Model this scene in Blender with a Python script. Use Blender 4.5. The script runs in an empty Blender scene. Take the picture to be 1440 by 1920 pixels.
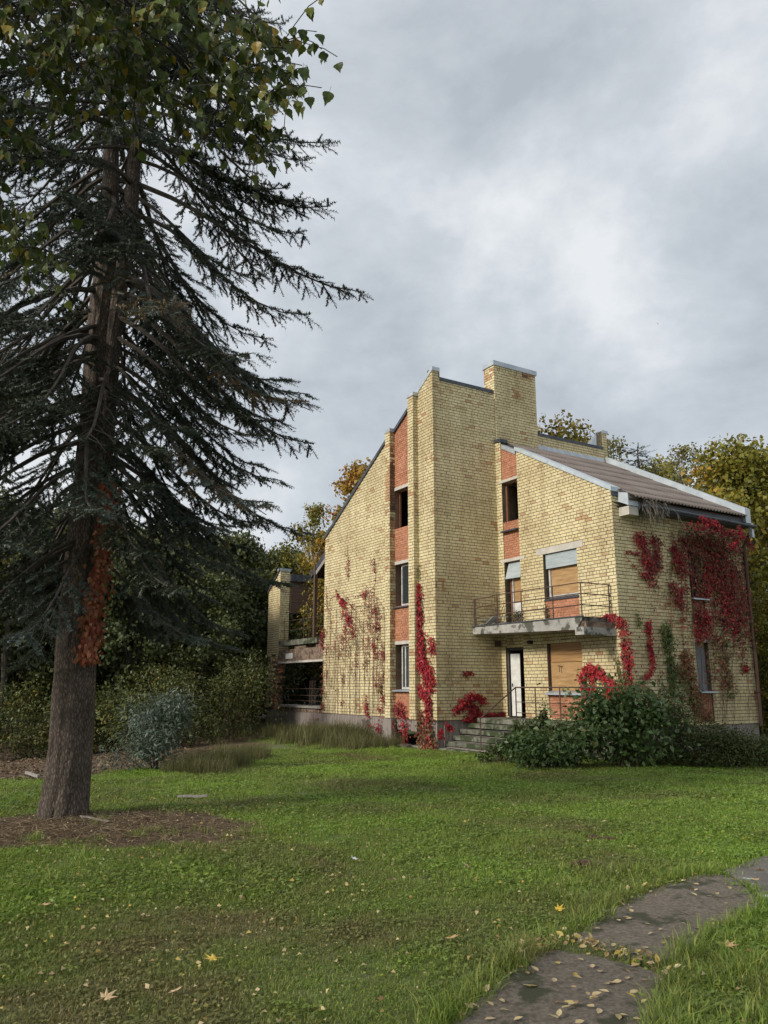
import bpy, bmesh, math, random
import numpy as np
from mathutils import Vector, Matrix
rnd = random.Random(7)
nrg = np.random.default_rng(11)
SC = bpy.context.scene
COL = SC.collection

# ------------------------------------------------------------------ camera, sky, sun, exposure
F_PX, PITCH, YAW = 1477.2, math.radians(12.43), math.radians(31.54)
CAM = np.array([0.0, 0.0, 1.6])
cd = bpy.data.cameras.new('camera')
cam = bpy.data.objects.new('camera', cd)
COL.objects.link(cam)
cam.location = CAM
cam.rotation_euler = (math.pi / 2 + PITCH, 0, 0)
cd.sensor_fit = 'VERTICAL'
cd.sensor_height = 36
cd.lens = 36 * F_PX / 1920
cd.clip_end = 1500
SC.camera = cam

SUN_EL = math.radians(26)
SUN_TO = Vector((-0.824 * math.cos(SUN_EL), -0.567 * math.cos(SUN_EL), math.sin(SUN_EL)))
W = bpy.data.worlds.new('World')
SC.world = W
W.use_nodes = True
nt = W.node_tree
nt.nodes.clear()
def wn(t, **k):
    n = nt.nodes.new(t)
    for a, b in k.items():
        setattr(n, a, b)
    return n
sky = wn('ShaderNodeTexSky', sky_type='NISHITA', sun_disc=False, sun_elevation=SUN_EL,
         sun_rotation=math.atan2(SUN_TO.x, SUN_TO.y))
b1 = wn('ShaderNodeBackground')
b1.inputs[1].default_value = 0.1
nt.links.new(sky.outputs[0], b1.inputs[0])
tc = wn('ShaderNodeTexCoord')
mp = wn('ShaderNodeMapping')
mp.inputs['Location'].default_value = (4.2, 1.4, .3)
mp.inputs['Scale'].default_value = (1.0, 1.0, 1.45)
nt.links.new(tc.outputs['Generated'], mp.inputs[0])
nz = wn('ShaderNodeTexNoise')
nz.inputs['Scale'].default_value = 3.0
nz.inputs['Detail'].default_value = 7
nz.inputs['Roughness'].default_value = 0.6
nz.inputs['Distortion'].default_value = 0.15
nt.links.new(mp.outputs[0], nz.inputs['Vector'])
rp = wn('ShaderNodeValToRGB')
rp.color_ramp.elements[0].position = 0.33
rp.color_ramp.elements[0].color = (0.475, 0.52, 0.575, 1)
rp.color_ramp.elements[1].position = 0.65
rp.color_ramp.elements[1].color = (0.86, 0.89, 0.915, 1)
e = rp.color_ramp.elements.new(0.5)
e.color = (0.635, 0.685, 0.74, 1)
nt.links.new(nz.outputs[0], rp.inputs[0])
b2 = wn('ShaderNodeBackground')
b2.inputs[1].default_value = 1.0
nt.links.new(rp.outputs[0], b2.inputs[0])
mx = wn('ShaderNodeMixShader')
mx.inputs[0].default_value = 0.94
nt.links.new(b1.outputs[0], mx.inputs[1])
nt.links.new(b2.outputs[0], mx.inputs[2])
wo = wn('ShaderNodeOutputWorld')
nt.links.new(mx.outputs[0], wo.inputs[0])

sl = bpy.data.lights.new('sun', 'SUN')
sl.energy = 3.4
sl.angle = math.radians(12)
sl.color = (1.0, 0.94, 0.84)
sun = bpy.data.objects.new('sun', sl)
COL.objects.link(sun)
sun.rotation_euler = (-SUN_TO).to_track_quat('-Z', 'Y').to_euler()
sun.location = (-20, -16, 25)

SC.view_settings.view_transform = 'Standard'
SC.view_settings.look = 'None'
SC.view_settings.exposure = 0.0
SC.view_settings.gamma = 1.0
SC.view_settings.use_curve_mapping = False
SC.render.engine = 'CYCLES'
SC.cycles.max_bounces = 6
SC.cycles.transparent_max_bounces = 8

# ------------------------------------------------------------------ pixel -> place helpers
FW = np.array([0, math.cos(PITCH), math.sin(PITCH)])
UP = np.array([0, -math.sin(PITCH), math.cos(PITCH)])
RT = np.array([1.0, 0, 0])
U = np.array([math.sin(YAW), -math.cos(YAW), 0])
V = np.array([math.cos(YAW), math.sin(YAW), 0])
def ray(x, y):
    d = FW * F_PX + RT * (x - 720) + UP * (960 - y)
    return d / d[1]
HO = np.array([1.63, 25.0, 0.0])           # foot of the tower corner: origin of the house's own axes
def loc(p):
    q = np.asarray(p) - HO
    return np.array([q @ U, q @ V, q[2]])
def wld(u, v, z):
    return HO + U * u + V * v + np.array([0, 0, z])
def on_v(px, v):
    d = ray(*px); s = (v - (CAM - HO) @ V) / (d @ V); return loc(CAM + s * d)
def on_u(px, u):
    d = ray(*px); s = (u - (CAM - HO) @ U) / (d @ U); return loc(CAM + s * d)
def at_y(px, y):
    return CAM + ray(*px) * y
def sst(a, b, x):
    t = np.clip((np.asarray(x, float) - a) / (b - a), 0, 1)
    return t * t * (3 - 2 * t)
def gz(x, y):
    x = np.asarray(x, float); y = np.asarray(y, float)
    z = -0.33 * sst(7, 23, y)
    z = z - 0.55 * sst(3.5, 14, -x) * sst(11, 30, y)
    z = z + 0.02 * np.sin(x * 1.7 + 1) * np.sin(y * 1.3) + 0.012 * np.sin(x * 4.1 + y * 2.3)
    return z
def ground(px):
    d = ray(*px); s = (0 - 1.6) / d[2]
    for _ in range(12):
        p = CAM + s * d
        s = (float(gz(p[0], p[1])) - 1.6) / d[2]
    return CAM + s * d

# ------------------------------------------------------------------ materials
def newmat(name):
    m = bpy.data.materials.new(name)
    m.use_nodes = True
    t = m.node_tree
    p = t.nodes['Principled BSDF']
    return m, t, p
def node(t, ty, **k):
    n = t.nodes.new(ty)
    for a, b in k.items():
        if a == 'inp':
            for i, v in b.items():
                n.inputs[i].default_value = v
        else:
            setattr(n, a, b)
    return n
def ramp(t, stops):
    r = t.nodes.new('ShaderNodeValToRGB')
    els = r.color_ramp.elements
    while len(els) < len(stops):
        els.new(0.5)
    for e_, (p, c) in zip(els, stops):
        e_.position = p
        e_.color = (*c, 1)
    return r
def mixc(t, fac, a, b, mode='MIX'):
    n = t.nodes.new('ShaderNodeMix')
    n.data_type = 'RGBA'
    n.blend_type = mode
    for s, v in ((0, fac), (6, a), (7, b)):
        if hasattr(v, 'is_linked') or isinstance(v, bpy.types.NodeSocket):
            t.links.new(v, n.inputs[s])
        elif s == 0:
            n.inputs[0].default_value = v
        else:
            n.inputs[s].default_value = (*v, 1)
    return n.outputs[2]
def noise(t, scale, detail=4, rough=0.55, coord='Object', stretch=None):
    tcn = t.nodes.new('ShaderNodeTexCoord')
    if coord == 'World':
        g = t.nodes.new('ShaderNodeNewGeometry'); src = g.outputs['Position']
    else:
        src = tcn.outputs[coord]
    if stretch:
        m_ = t.nodes.new('ShaderNodeMapping')
        m_.inputs['Scale'].default_value = stretch
        t.links.new(src, m_.inputs[0]); src = m_.outputs[0]
    n = node(t, 'ShaderNodeTexNoise')
    n.inputs['Scale'].default_value = scale
    n.inputs['Detail'].default_value = detail
    n.inputs['Roughness'].default_value = rough
    t.links.new(src, n.inputs['Vector'])
    return n.outputs[0]
def bump(t, p, h, strength, dist=0.02):
    b = node(t, 'ShaderNodeBump')
    b.inputs['Strength'].default_value = strength
    b.inputs['Distance'].default_value = dist
    t.links.new(h, b.inputs['Height'])
    t.links.new(b.outputs[0], p.inputs['Normal'])
def fract_tint(t):
    a = node(t, 'ShaderNodeAttribute', attribute_name='tint')
    o = node(t, 'ShaderNodeObjectInfo')
    s = node(t, 'ShaderNodeMath', operation='ADD')
    t.links.new(a.outputs['Fac'], s.inputs[0]); t.links.new(o.outputs['Random'], s.inputs[1])
    f = node(t, 'ShaderNodeMath', operation='FRACT')
    t.links.new(s.outputs[0], f.inputs[0])
    return f.outputs[0]
def surf(name, c1, c2, scale=3.0, rough=0.85, bstr=0.3, detail=6, coord='Object', stretch=None, spots=None, metal=0.0, lo=0.35, hi=0.65, bd=0.02):
    m, t, p = newmat(name)
    n = noise(t, scale, detail, 0.6, coord, stretch)
    r = ramp(t, [(lo, c1), (hi, c2)])
    t.links.new(n, r.inputs[0])
    col = r.outputs[0]
    if spots:
        c3, sc3, th = spots
        n2 = noise(t, sc3, 5, 0.65, coord)
        r2 = ramp(t, [(th, (0, 0, 0)), (th + 0.08, (1, 1, 1))])
        t.links.new(n2, r2.inputs[0])
        col = mixc(t, r2.outputs[0], col, c3)
    t.links.new(col, p.inputs['Base Color'])
    p.inputs['Roughness'].default_value = rough
    p.inputs['Metallic'].default_value = metal
    if bstr:
        bump(t, p, noise(t, scale * 6, 5, 0.6, coord, stretch), bstr, bd)
    return m
def brickmat(name, stops, dirt):
    m, t, p = newmat(name)
    r = ramp(t, stops)
    r.color_ramp.interpolation = 'LINEAR'
    t.links.new(fract_tint(t), r.inputs[0])
    n1 = noise(t, 0.55, 6, 0.65, 'World')
    r1 = ramp(t, [(0.42, (1, 1, 1)), (0.70, dirt)])
    t.links.new(n1, r1.inputs[0])
    c = mixc(t, 0.7, r.outputs[0], r1.outputs[0], 'MULTIPLY')
    n3 = noise(t, 1.0, 5, 0.7, 'World', (2.6, 2.6, 0.22))
    r3 = ramp(t, [(0.47, (1, 1, 1)), (0.70, (0.52, 0.47, 0.42))])
    t.links.new(n3, r3.inputs[0])
    c = mixc(t, 0.5, c, r3.outputs[0], 'MULTIPLY')
    n2 = noise(t, 28, 4, 0.6, 'World')
    r2 = ramp(t, [(0.3, (0.8, 0.8, 0.78)), (0.7, (1.08, 1.08, 1.08))])
    t.links.new(n2, r2.inputs[0])
    c = mixc(t, 1.0, c, r2.outputs[0], 'MULTIPLY')
    t.links.new(c, p.inputs['Base Color'])
    p.inputs['Roughness'].default_value = 0.8
    bump(t, p, n2, 0.25, 0.01)
    return m
def leafmat(name, stops, trans=0.3, rough=0.5, vary=0.0, spec=0.35):
    m, t, p = newmat(name)
    r = ramp(t, stops)
    t.links.new(fract_tint(t) if vary else node(t, 'ShaderNodeAttribute', attribute_name='tint').outputs['Fac'], r.inputs[0])
    col = r.outputs[0]
    t.links.new(col, p.inputs['Base Color'])
    p.inputs['Roughness'].default_value = rough
    p.inputs['Specular IOR Level'].default_value = spec
    tr = node(t, 'ShaderNodeBsdfTranslucent')
    t.links.new(col, tr.inputs[0])
    ms = node(t, 'ShaderNodeMixShader')
    ms.inputs[0].default_value = trans
    t.links.new(p.outputs[0], ms.inputs[1]); t.links.new(tr.outputs[0], ms.inputs[2])
    t.links.new(ms.outputs[0], t.nodes['Material Output'].inputs[0])
    return m

M = {}
M['yellow_brick'] = brickmat('yellow_brick', [(0, (.71, .60, .345)), (.3, (.75, .645, .395)), (.6, (.67, .56, .32)), (.88, (.74, .63, .38)), (.96, (.60, .48, .275)), (.99, (.52, .34, .20)), (1, (.70, .59, .345))], (.60, .53, .46))
M['red_brick'] = brickmat('red_brick', [(0, (.48, .205, .11)), (.5, (.55, .25, .145)), (.85, (.42, .17, .09)), (1, (.48, .205, .11))], (.7, .64, .6))
M['stained_brick'] = brickmat('stained_brick', [(0, (.52, .34, .18)), (.5, (.48, .27, .14)), (1, (.56, .40, .22))], (.7, .64, .6))
M['scorched_brick'] = brickmat('scorched_brick', [(0, (.17, .09, .055)), (.5, (.28, .16, .09)), (1, (.11, .065, .045))], (.7, .64, .6))
M['mortar'] = surf('mortar', (.10, .082, .055), (.165, .135, .085), 6, .95, .4)
M['red_mortar'] = surf('red_mortar', (.30, .17, .11), (.42, .27, .19), 6, .95, .4)
M['concrete'] = surf('concrete', (.27, .26, .235), (.40, .385, .35), 2.5, .9, .5, spots=((.085, .085, .065), 3.2, .51))
M['mossy'] = surf('mossy', (.085, .085, .06), (.22, .21, .17), 2.2, .95, .7, coord='World', spots=((.04, .052, .02), 2.4, .47), bd=.03)
M['pale_concrete'] = surf('pale_concrete', (.42, .39, .34), (.55, .51, .45), 4, .9, .3)
M['plinth'] = surf('plinth', (.15, .125, .11), (.31, .265, .235), 1.6, .92, .5, coord='World', stretch=(9, 9, .35), spots=((.09, .08, .06), 1.1, .6), lo=.3, hi=.7)
M['rubble'] = surf('rubble', (.16, .10, .07), (.34, .25, .18), 6, .95, 1.0, spots=((.09, .06, .045), 5, .52), bd=.06)
M['metal'] = surf('metal', (.36, .40, .44), (.50, .54, .58), 3, .42, .1, metal=.35)
M['light_metal'] = surf('light_metal', (.42, .475, .51), (.55, .60, .63), 2.5, .4, .08, metal=.25, spots=((.40, .43, .45), 3, .62))
M['dark_metal'] = surf('dark_metal', (.045, .05, .06), (.09, .10, .115), 5, .5, .15, metal=.3)
M['rust'] = surf('rust', (.05, .03, .022), (.12, .06, .04), 25, .8, .3)
M['roof_sheet'] = surf('roof_sheet', (.145, .118, .104), (.215, .18, .16), 1.3, .9, .4, coord='World', spots=((.30, .27, .24), 9, .66))
M['soffit'] = surf('soffit', (.07, .04, .028), (.13, .075, .05), 3, .8, .3, stretch=(1, 8, 8))
M['plywood'] = surf('plywood', (.30, .17, .065), (.45, .28, .125), 2.2, .65, .2, stretch=(1, 1, 7), spots=((.30, .15, .055), 4, .62))
M['plank'] = surf('plank', (.30, .155, .06), (.44, .25, .10), 1.6, .65, .2, stretch=(1, 1, 14))
M['grey_wood'] = surf('grey_wood', (.20, .18, .155), (.36, .33, .29), 2, .9, .4, stretch=(9, 9, 1))
M['white_paint'] = surf('white_paint', (.55, .54, .50), (.74, .73, .69), 5, .6, .1, spots=((.36, .33, .28), 9, .62))
M['worn_frame'] = surf('worn_frame', (.34, .32, .30), (.60, .58, .55), 8, .7, .2)
M['brown_frame'] = surf('brown_frame', (.16, .06, .03), (.26, .11, .06), 8, .6, .2)
M['shutter'] = surf('shutter', (.33, .38, .395), (.42, .465, .475), 2.5, .55, .1, stretch=(1, 1, 5))
M['board_grey'] = surf('board_grey', (.16, .165, .18), (.24, .245, .26), 3, .7, .2, spots=((.05, .05, .05), 6, .66))
M['plaster'] = surf('plaster', (.55, .55, .52), (.68, .67, .64), 2, .9, .2)
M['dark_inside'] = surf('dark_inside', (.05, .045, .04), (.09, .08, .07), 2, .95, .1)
M['curtain'] = surf('curtain', (.45, .50, .55), (.62, .66, .70), 1.4, .9, .1, stretch=(9, 9, .4))
gm, gt, gp = newmat('glass')
gp.inputs['Base Color'].default_value = (.05, .06, .065, 1)
gp.inputs['Roughness'].default_value = .06
gp.inputs['Alpha'].default_value = .45
M['glass'] = gm
M['black'] = surf('black', (.01, .01, .01), (.02, .02, .02), 5, .5, .0)
m, t, p = newmat('bark')
tcb = node(t, 'ShaderNodeTexCoord'); mpb = node(t, 'ShaderNodeMapping'); mpb.inputs['Scale'].default_value = (34, 34, 13)
t.links.new(tcb.outputs['Object'], mpb.inputs[0])
nb_ = node(t, 'ShaderNodeTexNoise'); nb_.inputs['Scale'].default_value = 1.2; nb_.inputs['Detail'].default_value = 4
t.links.new(mpb.outputs[0], nb_.inputs['Vector'])
vadd = node(t, 'ShaderNodeVectorMath', operation='ADD'); t.links.new(mpb.outputs[0], vadd.inputs[0]); t.links.new(nb_.outputs['Color'], vadd.inputs[1])
vo = node(t, 'ShaderNodeTexVoronoi', feature='DISTANCE_TO_EDGE'); vo.inputs['Scale'].default_value = 1.0
t.links.new(vadd.outputs[0], vo.inputs['Vector'])
rb_ = ramp(t, [(.0, (.040, .030, .023)), (.12, (.085, .066, .052)), (.40, (.17, .135, .108))]); t.links.new(vo.outputs['Distance'], rb_.inputs[0])
n_b = noise(t, 3.5, 6, .65); rb2 = ramp(t, [(.3, (.55, .55, .55)), (.7, (1.2, 1.15, 1.1))]); t.links.new(n_b, rb2.inputs[0])
t.links.new(mixc(t, 1.0, rb_.outputs[0], rb2.outputs[0], 'MULTIPLY'), p.inputs['Base Color']); p.inputs['Roughness'].default_value = .95
bump(t, p, rb_.outputs[0], 1.0, .05)
M['bark'] = m
M['dark_bark'] = surf('dark_bark', (.035, .03, .024), (.085, .07, .055), 6, .95, .6, stretch=(2, 2, .6))
M['birch_bark'] = surf('birch_bark', (.05, .045, .04), (.5, .48, .44), 3, .9, .3, stretch=(1, 1, 5), lo=.4, hi=.5)
M['stem'] = surf('stem', (.09, .06, .042), (.17, .115, .08), 8, .9, 0)
M['dry_stem'] = surf('dry_stem', (.13, .11, .095), (.23, .20, .17), 8, .9, 0)
M['needle'] = leafmat('needle', [(0, (.026, .034, .018)), (.45, (.045, .058, .034)), (.8, (.068, .088, .066)), (.93, (.11, .14, .13)), (1, (.11, .075, .03))], .12, .55)
M['creeper'] = leafmat('creeper', [(0, (.50, .045, .045)), (.14, (.36, .018, .028)), (.28, (.24, .014, .024)), (.42, (.13, .012, .018)), (.55, (.25, .06, .03)), (.66, (.25, .11, .045)), (.78, (.16, .11, .045)), (.88, (.10, .135, .03)), (1, (.06, .10, .022))], .25, .5)
M['birch_leaf'] = leafmat('birch_leaf', [(0, (.038, .060, .009)), (.6, (.075, .105, .014)), (.88, (.14, .15, .018)), (.95, (.30, .20, .02)), (1, (.038, .060, .009))], .3, .45, vary=1)
M['leaf_yellowgreen'] = leafmat('leaf_yellowgreen', [(0, (.095, .105, .018)), (.4, (.20, .19, .026)), (.75, (.34, .25, .032)), (1, (.44, .23, .035))], .3)
M['leaf_orange'] = leafmat('leaf_orange', [(0, (.11, .10, .02)), (.35, (.24, .19, .03)), (.75, (.40, .23, .035)), (1, (.44, .18, .03))], .3)
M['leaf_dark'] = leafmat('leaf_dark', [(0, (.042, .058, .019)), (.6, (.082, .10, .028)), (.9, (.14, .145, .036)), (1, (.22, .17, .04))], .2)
M['leaf_pale'] = leafmat('leaf_pale', [(0, (.13, .14, .055)), (.6, (.22, .21, .08)), (1, (.30, .24, .07))], .3)
M['leaf_silver'] = leafmat('leaf_silver', [(0, (.06, .085, .055)), (.6, (.12, .155, .115)), (1, (.22, .25, .20))], .2)
M['leaf_bush'] = leafmat('leaf_bush', [(0, (.045, .075, .022)), (.55, (.10, .16, .048)), (.88, (.20, .26, .12)), (1, (.26, .19, .07))], .25, .35)
M['leaf_weed'] = leafmat('leaf_weed', [(0, (.04, .06, .016)), (.6, (.08, .105, .03)), (1, (.16, .14, .055))], .3)
M['fallen'] = leafmat('fallen', [(0, (.42, .33, .17)), (.35, (.55, .43, .24)), (.6, (.30, .19, .09)), (.8, (.46, .34, .06)), (1, (.62, .50, .30))], .15, .7, vary=1)
M['maple_yellow'] = leafmat('maple_yellow', [(0, (.62, .42, .05)), (1, (.70, .48, .10))], .2, .6, vary=1)
M['maple_tan'] = leafmat('maple_tan', [(0, (.52, .33, .15)), (1, (.66, .48, .28))], .2, .7, vary=1)
M['straw'] = leafmat('straw', [(0, (.10, .065, .035)), (.6, (.21, .15, .085)), (1, (.36, .28, .16))], .1, .8)

# grass: colour follows patches of the lawn, lush to the right, drier below the trees
m, t, p = newmat('grass_blade')
n = noise(t, .38, 5, .6, 'World')
r = ramp(t, [(.31, (.215, .19, .08)), (.43, (.20, .25, .055)), (.60, (.235, .35, .052))])
gpos = node(t, 'ShaderNodeNewGeometry'); sxyz = node(t, 'ShaderNodeSeparateXYZ'); t.links.new(gpos.outputs['Position'], sxyz.inputs[0])
mr = node(t, 'ShaderNodeMapRange'); mr.inputs['From Min'].default_value = 10.5; mr.inputs['From Max'].default_value = 4.5; mr.inputs['To Min'].default_value = .0; mr.inputs['To Max'].default_value = .11
t.links.new(sxyz.outputs[1], mr.inputs['Value'])
mr2 = node(t, 'ShaderNodeMapRange'); mr2.inputs['From Min'].default_value = -.6; mr2.inputs['From Max'].default_value = 1.6; mr2.inputs['To Min'].default_value = 1.; mr2.inputs['To Max'].default_value = .15
t.links.new(sxyz.outputs[0], mr2.inputs['Value'])
mm = node(t, 'ShaderNodeMath', operation='MULTIPLY'); t.links.new(mr.outputs[0], mm.inputs[0]); t.links.new(mr2.outputs[0], mm.inputs[1])
ms_ = node(t, 'ShaderNodeMath', operation='SUBTRACT'); t.links.new(n, ms_.inputs[0]); t.links.new(mm.outputs[0], ms_.inputs[1])
t.links.new(ms_.outputs[0], r.inputs[0])
oi = node(t, 'ShaderNodeAttribute', attribute_name='tint')
r2 = ramp(t, [(0, (.5, .55, .45)), (.6, (1.0, 1.05, .9)), (.88, (1.35, 1.3, 1.1)), (1, (2.3, 1.6, 1.9))])
t.links.new(oi.outputs['Fac'], r2.inputs[0])
c = mixc(t, 1.0, r.outputs[0], r2.outputs[0], 'MULTIPLY')
t.links.new(c, p.inputs['Base Color'])
p.inputs['Roughness'].default_value = .5
tr = node(t, 'ShaderNodeBsdfTranslucent'); t.links.new(c, tr.inputs[0])
ms = node(t, 'ShaderNodeMixShader'); ms.inputs[0].default_value = .35
t.links.new(p.outputs[0], ms.inputs[1]); t.links.new(tr.outputs[0], ms.inputs[2])
t.links.new(ms.outputs[0], t.nodes['Material Output'].inputs[0])
M['grass'] = m
M['grass_tall'] = leafmat('grass_tall', [(0, (.07, .085, .025)), (.5, (.12, .125, .04)), (.85, (.21, .18, .08)), (1, (.26, .21, .12))], .3)
# ground: turf soil, forest litter, bare soil under the spruce
m, t, p = newmat('ground_cover')
n = noise(t, .5, 6, .6, 'World')
r = ramp(t, [(.35, (.12, .10, .045)), (.65, (.11, .155, .04))]); t.links.new(n, r.inputs[0])
n2 = noise(t, 3.5, 6, .65, 'World')
r2 = ramp(t, [(.35, (.05, .030, .018)), (.55, (.105, .062, .034)), (.72, (.19, .115, .06))]); t.links.new(n2, r2.inputs[0])
at = node(t, 'ShaderNodeAttribute', attribute_name='litter')
c = mixc(t, at.outputs['Fac'], r.outputs[0], r2.outputs[0])
t.links.new(c, p.inputs['Base Color'])
p.inputs['Roughness'].default_value = .95
bump(t, p, noise(t, 14, 6, .65, 'World'), .8, .05)
M['ground'] = m
M['path'] = surf('path', (.125, .098, .072), (.26, .22, .17), 38, .9, 1.0, coord='World', spots=((.060, .060, .030), 3.1, .54), bd=.015, detail=8, lo=.36, hi=.66)
M['path_lichen'] = surf('path_lichen', (.10, .088, .075), (.16, .145, .125), 4, .9, .6, coord='World', spots=((.55, .56, .56), 5, .57))

# ------------------------------------------------------------------ mesh helpers
def tag(o, label=None, cat=None, group=None, kind=None):
    for k, v in (('label', label), ('category', cat), ('group', group), ('kind', kind)):
        if v:
            o[k] = v
    return o
def link(name, me, mat=None, parent=None, kind=None, label=None):
    o = bpy.data.objects.new(name, me)
    COL.objects.link(o)
    if mat is not None and me is not None and not me.materials:
        me.materials.append(M[mat] if isinstance(mat, str) else mat)
    if parent is not None:
        o.parent = parent
    if kind: o['kind'] = kind
    if label: o['label'] = label
    return o
def empty(name, at, rz=0, **k):
    o = bpy.data.objects.new(name, None)
    COL.objects.link(o)
    o.location = at
    o.rotation_euler = (0, 0, rz)
    o.empty_display_size = .2
    tag(o, **k)
    return o
class MB:
    def __init__(s):
        s.v = []; s.f = []; s.t = []
    def poly(s, pts, faces, tint=0.):
        b = len(s.v)
        s.v += [tuple(map(float, q)) for q in pts]
        s.f += [tuple(b + i for i in f) for f in faces]
        s.t += [tint] * len(faces)
    def hexa(s, q, tint=0.):      # 4 bottom (ccw), 4 top
        s.poly(q, [(3, 2, 1, 0), (4, 5, 6, 7), (0, 1, 5, 4), (1, 2, 6, 5), (2, 3, 7, 6), (3, 0, 4, 7)], tint)
    def box(s, x0, x1, y0, y1, z0, z1, tint=0.):
        s.hexa([(x0, y0, z0), (x1, y0, z0), (x1, y1, z0), (x0, y1, z0), (x0, y0, z1), (x1, y0, z1), (x1, y1, z1), (x0, y1, z1)], tint)
    def obox(s, c, ax, ay, az, tint=0.):   # half-axis vectors
        c, ax, ay, az = (np.asarray(q, float) for q in (c, ax, ay, az))
        s.hexa([c - ax - ay - az, c + ax - ay - az, c + ax + ay - az, c - ax + ay - az,
                c - ax - ay + az, c + ax - ay + az, c + ax + ay + az, c - ax + ay + az], tint)
    def tube(s, pts, rad, n=6, tint=0., cap=True):
        pts = [np.asarray(q, float) for q in pts]
        if not hasattr(rad, '__len__'):
            rad = [rad] * len(pts)
        b = len(s.v); prev = None
        for i, q in enumerate(pts):
            d = pts[min(i + 1, len(pts) - 1)] - pts[max(i - 1, 0)]
            d = d / (np.linalg.norm(d) + 1e-9)
            if prev is None:
                a = np.cross(d, [0, 0, 1.0]) if abs(d[2]) < .9 else np.cross(d, [1.0, 0, 0])
            else:
                a = prev - d * (prev @ d)
            a = a / (np.linalg.norm(a) + 1e-9); prev = a
            c = np.cross(d, a)
            for k in range(n):
                w = 2 * math.pi * k / n
                s.v.append(tuple(q + rad[i] * (math.cos(w) * a + math.sin(w) * c)))
        for i in range(len(pts) - 1):
            for k in range(n):
                k2 = (k + 1) % n
                s.f.append((b + i * n + k, b + i * n + k2, b + (i + 1) * n + k2, b + (i + 1) * n + k)); s.t.append(tint)
        if cap:
            e_ = b + (len(pts) - 1) * n
            s.f.append(tuple(e_ + k for k in range(n))); s.t.append(tint)
            s.f.append(tuple(b + k for k in reversed(range(n)))); s.t.append(tint)
    def mesh(s, name, smooth=False):
        me = bpy.data.meshes.new(name)
        me.from_pydata(s.v, [], s.f)
        a = me.attributes.new('tint', 'FLOAT', 'FACE')
        a.data.foreach_set('value', np.array(s.t, dtype=np.float32))
        if smooth:
            me.polygons.foreach_set('use_smooth', np.ones(len(s.f), dtype=bool))
        me.update()
        return me
    def build(s, name, mat, parent=None, kind=None, smooth=False, label=None):
        return link(name, s.mesh(name, smooth), mat, parent, kind, label)
def np_mesh(name, verts, faces, tint=None, smooth=False):
    """verts (N,3), faces (M,k) arrays"""
    me = bpy.data.meshes.new(name)
    verts = np.ascontiguousarray(verts, dtype=np.float32); faces = np.ascontiguousarray(faces, dtype=np.int32)
    k = faces.shape[1]
    me.vertices.add(len(verts)); me.vertices.foreach_set('co', verts.ravel())
    me.loops.add(faces.size); me.loops.foreach_set('vertex_index', faces.ravel())
    me.polygons.add(len(faces))
    me.polygons.foreach_set('loop_start', np.arange(0, faces.size, k, dtype=np.int32))
    me.polygons.foreach_set('loop_total', np.full(len(faces), k, dtype=np.int32))
    if smooth: me.polygons.foreach_set('use_smooth', np.ones(len(faces), dtype=bool))
    me.update(calc_edges=True)
    if tint is not None:
        a = me.attributes.new('tint', 'FLOAT', 'FACE')
        a.data.foreach_set('value', np.ascontiguousarray(tint, dtype=np.float32))
    return me
def unit(a):
    return a / (np.linalg.norm(a, axis=-1, keepdims=True) + 1e-9)
def leaf_quads(c, axis, nor, L, Wd, fold=.12):
    """diamond leaves: base point c, direction axis, facing nor"""
    axis = unit(axis); side = unit(np.cross(axis, nor)); nor = np.cross(side, axis)
    L = np.broadcast_to(np.asarray(L, float), (len(c),))[:, None]
    Wd = np.broadcast_to(np.asarray(Wd, float), (len(c),))[:, None]
    mid = c + axis * L * .45
    v = np.stack([c, mid + side * Wd * .5 + nor * Wd * fold, c + axis * L - nor * Wd * fold, mid - side * Wd * .5 + nor * Wd * fold], 1)
    return v.reshape(-1, 3), np.arange(len(c) * 4).reshape(-1, 4)
def rand_unit(n):
    return unit(nrg.normal(size=(n, 3)))
def copy_tree(o, parent=None):
    c = o.copy()
    COL.objects.link(c)
    if parent is not None:
        c.parent = parent
    for ch in list(o.children):
        copy_tree(ch, c)
    return c

# ------------------------------------------------------------------ ground and path
def inpoly(x, y, poly):
    x = np.asarray(x, float); y = np.asarray(y, float)
    ins = np.zeros(x.shape, bool)
    n_ = len(poly)
    for i in range(n_):
        x0, y0 = poly[i][:2]; x1, y1 = poly[(i + 1) % n_][:2]
        with np.errstate(divide='ignore', invalid='ignore'):
            hit = ((y0 > y) != (y1 > y)) & (x < (x1 - x0) * (y - y0) / (y1 - y0 + 1e-12) + x0)
        ins ^= hit
    return ins
def soil_mask(x, y):
    x = np.asarray(x, float); y = np.asarray(y, float)
    wob = .35 * np.sin(x * 2.3 + y) + .25 * np.sin(x * 5.1 - y * 3.7)
    d = ((x + 3.3) / 2.2) ** 2 + ((y - 9.8 + .10 * (x + 3.3)) / 1.5) ** 2 + wob * .5
    return 1 - sst(.55, 1.15, d)
def forest_mask(x, y):
    x = np.asarray(x, float); y = np.asarray(y, float)
    edge = -3.4 - np.maximum(0, 20 - y) * .75 + .5 * np.sin(y * .9)
    m_ = sst(0, 1.6, edge - x) * sst(13.5, 16.5, y)
    return np.maximum(m_, sst(36, 42, y))
gx = np.concatenate([-np.geomspace(140, 16, 26), np.linspace(-15.5, 15.5, 125), np.geomspace(16, 140, 26)])
gy = np.concatenate([np.linspace(-25, 2.5, 12), np.linspace(2.8, 26, 120), np.geomspace(26.5, 260, 40)])
X, Y = np.meshgrid(gx, gy)
Z = gz(X, Y)
nx, ny = len(gx), len(gy)
idx = np.arange(nx * ny).reshape(ny, nx)
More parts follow.
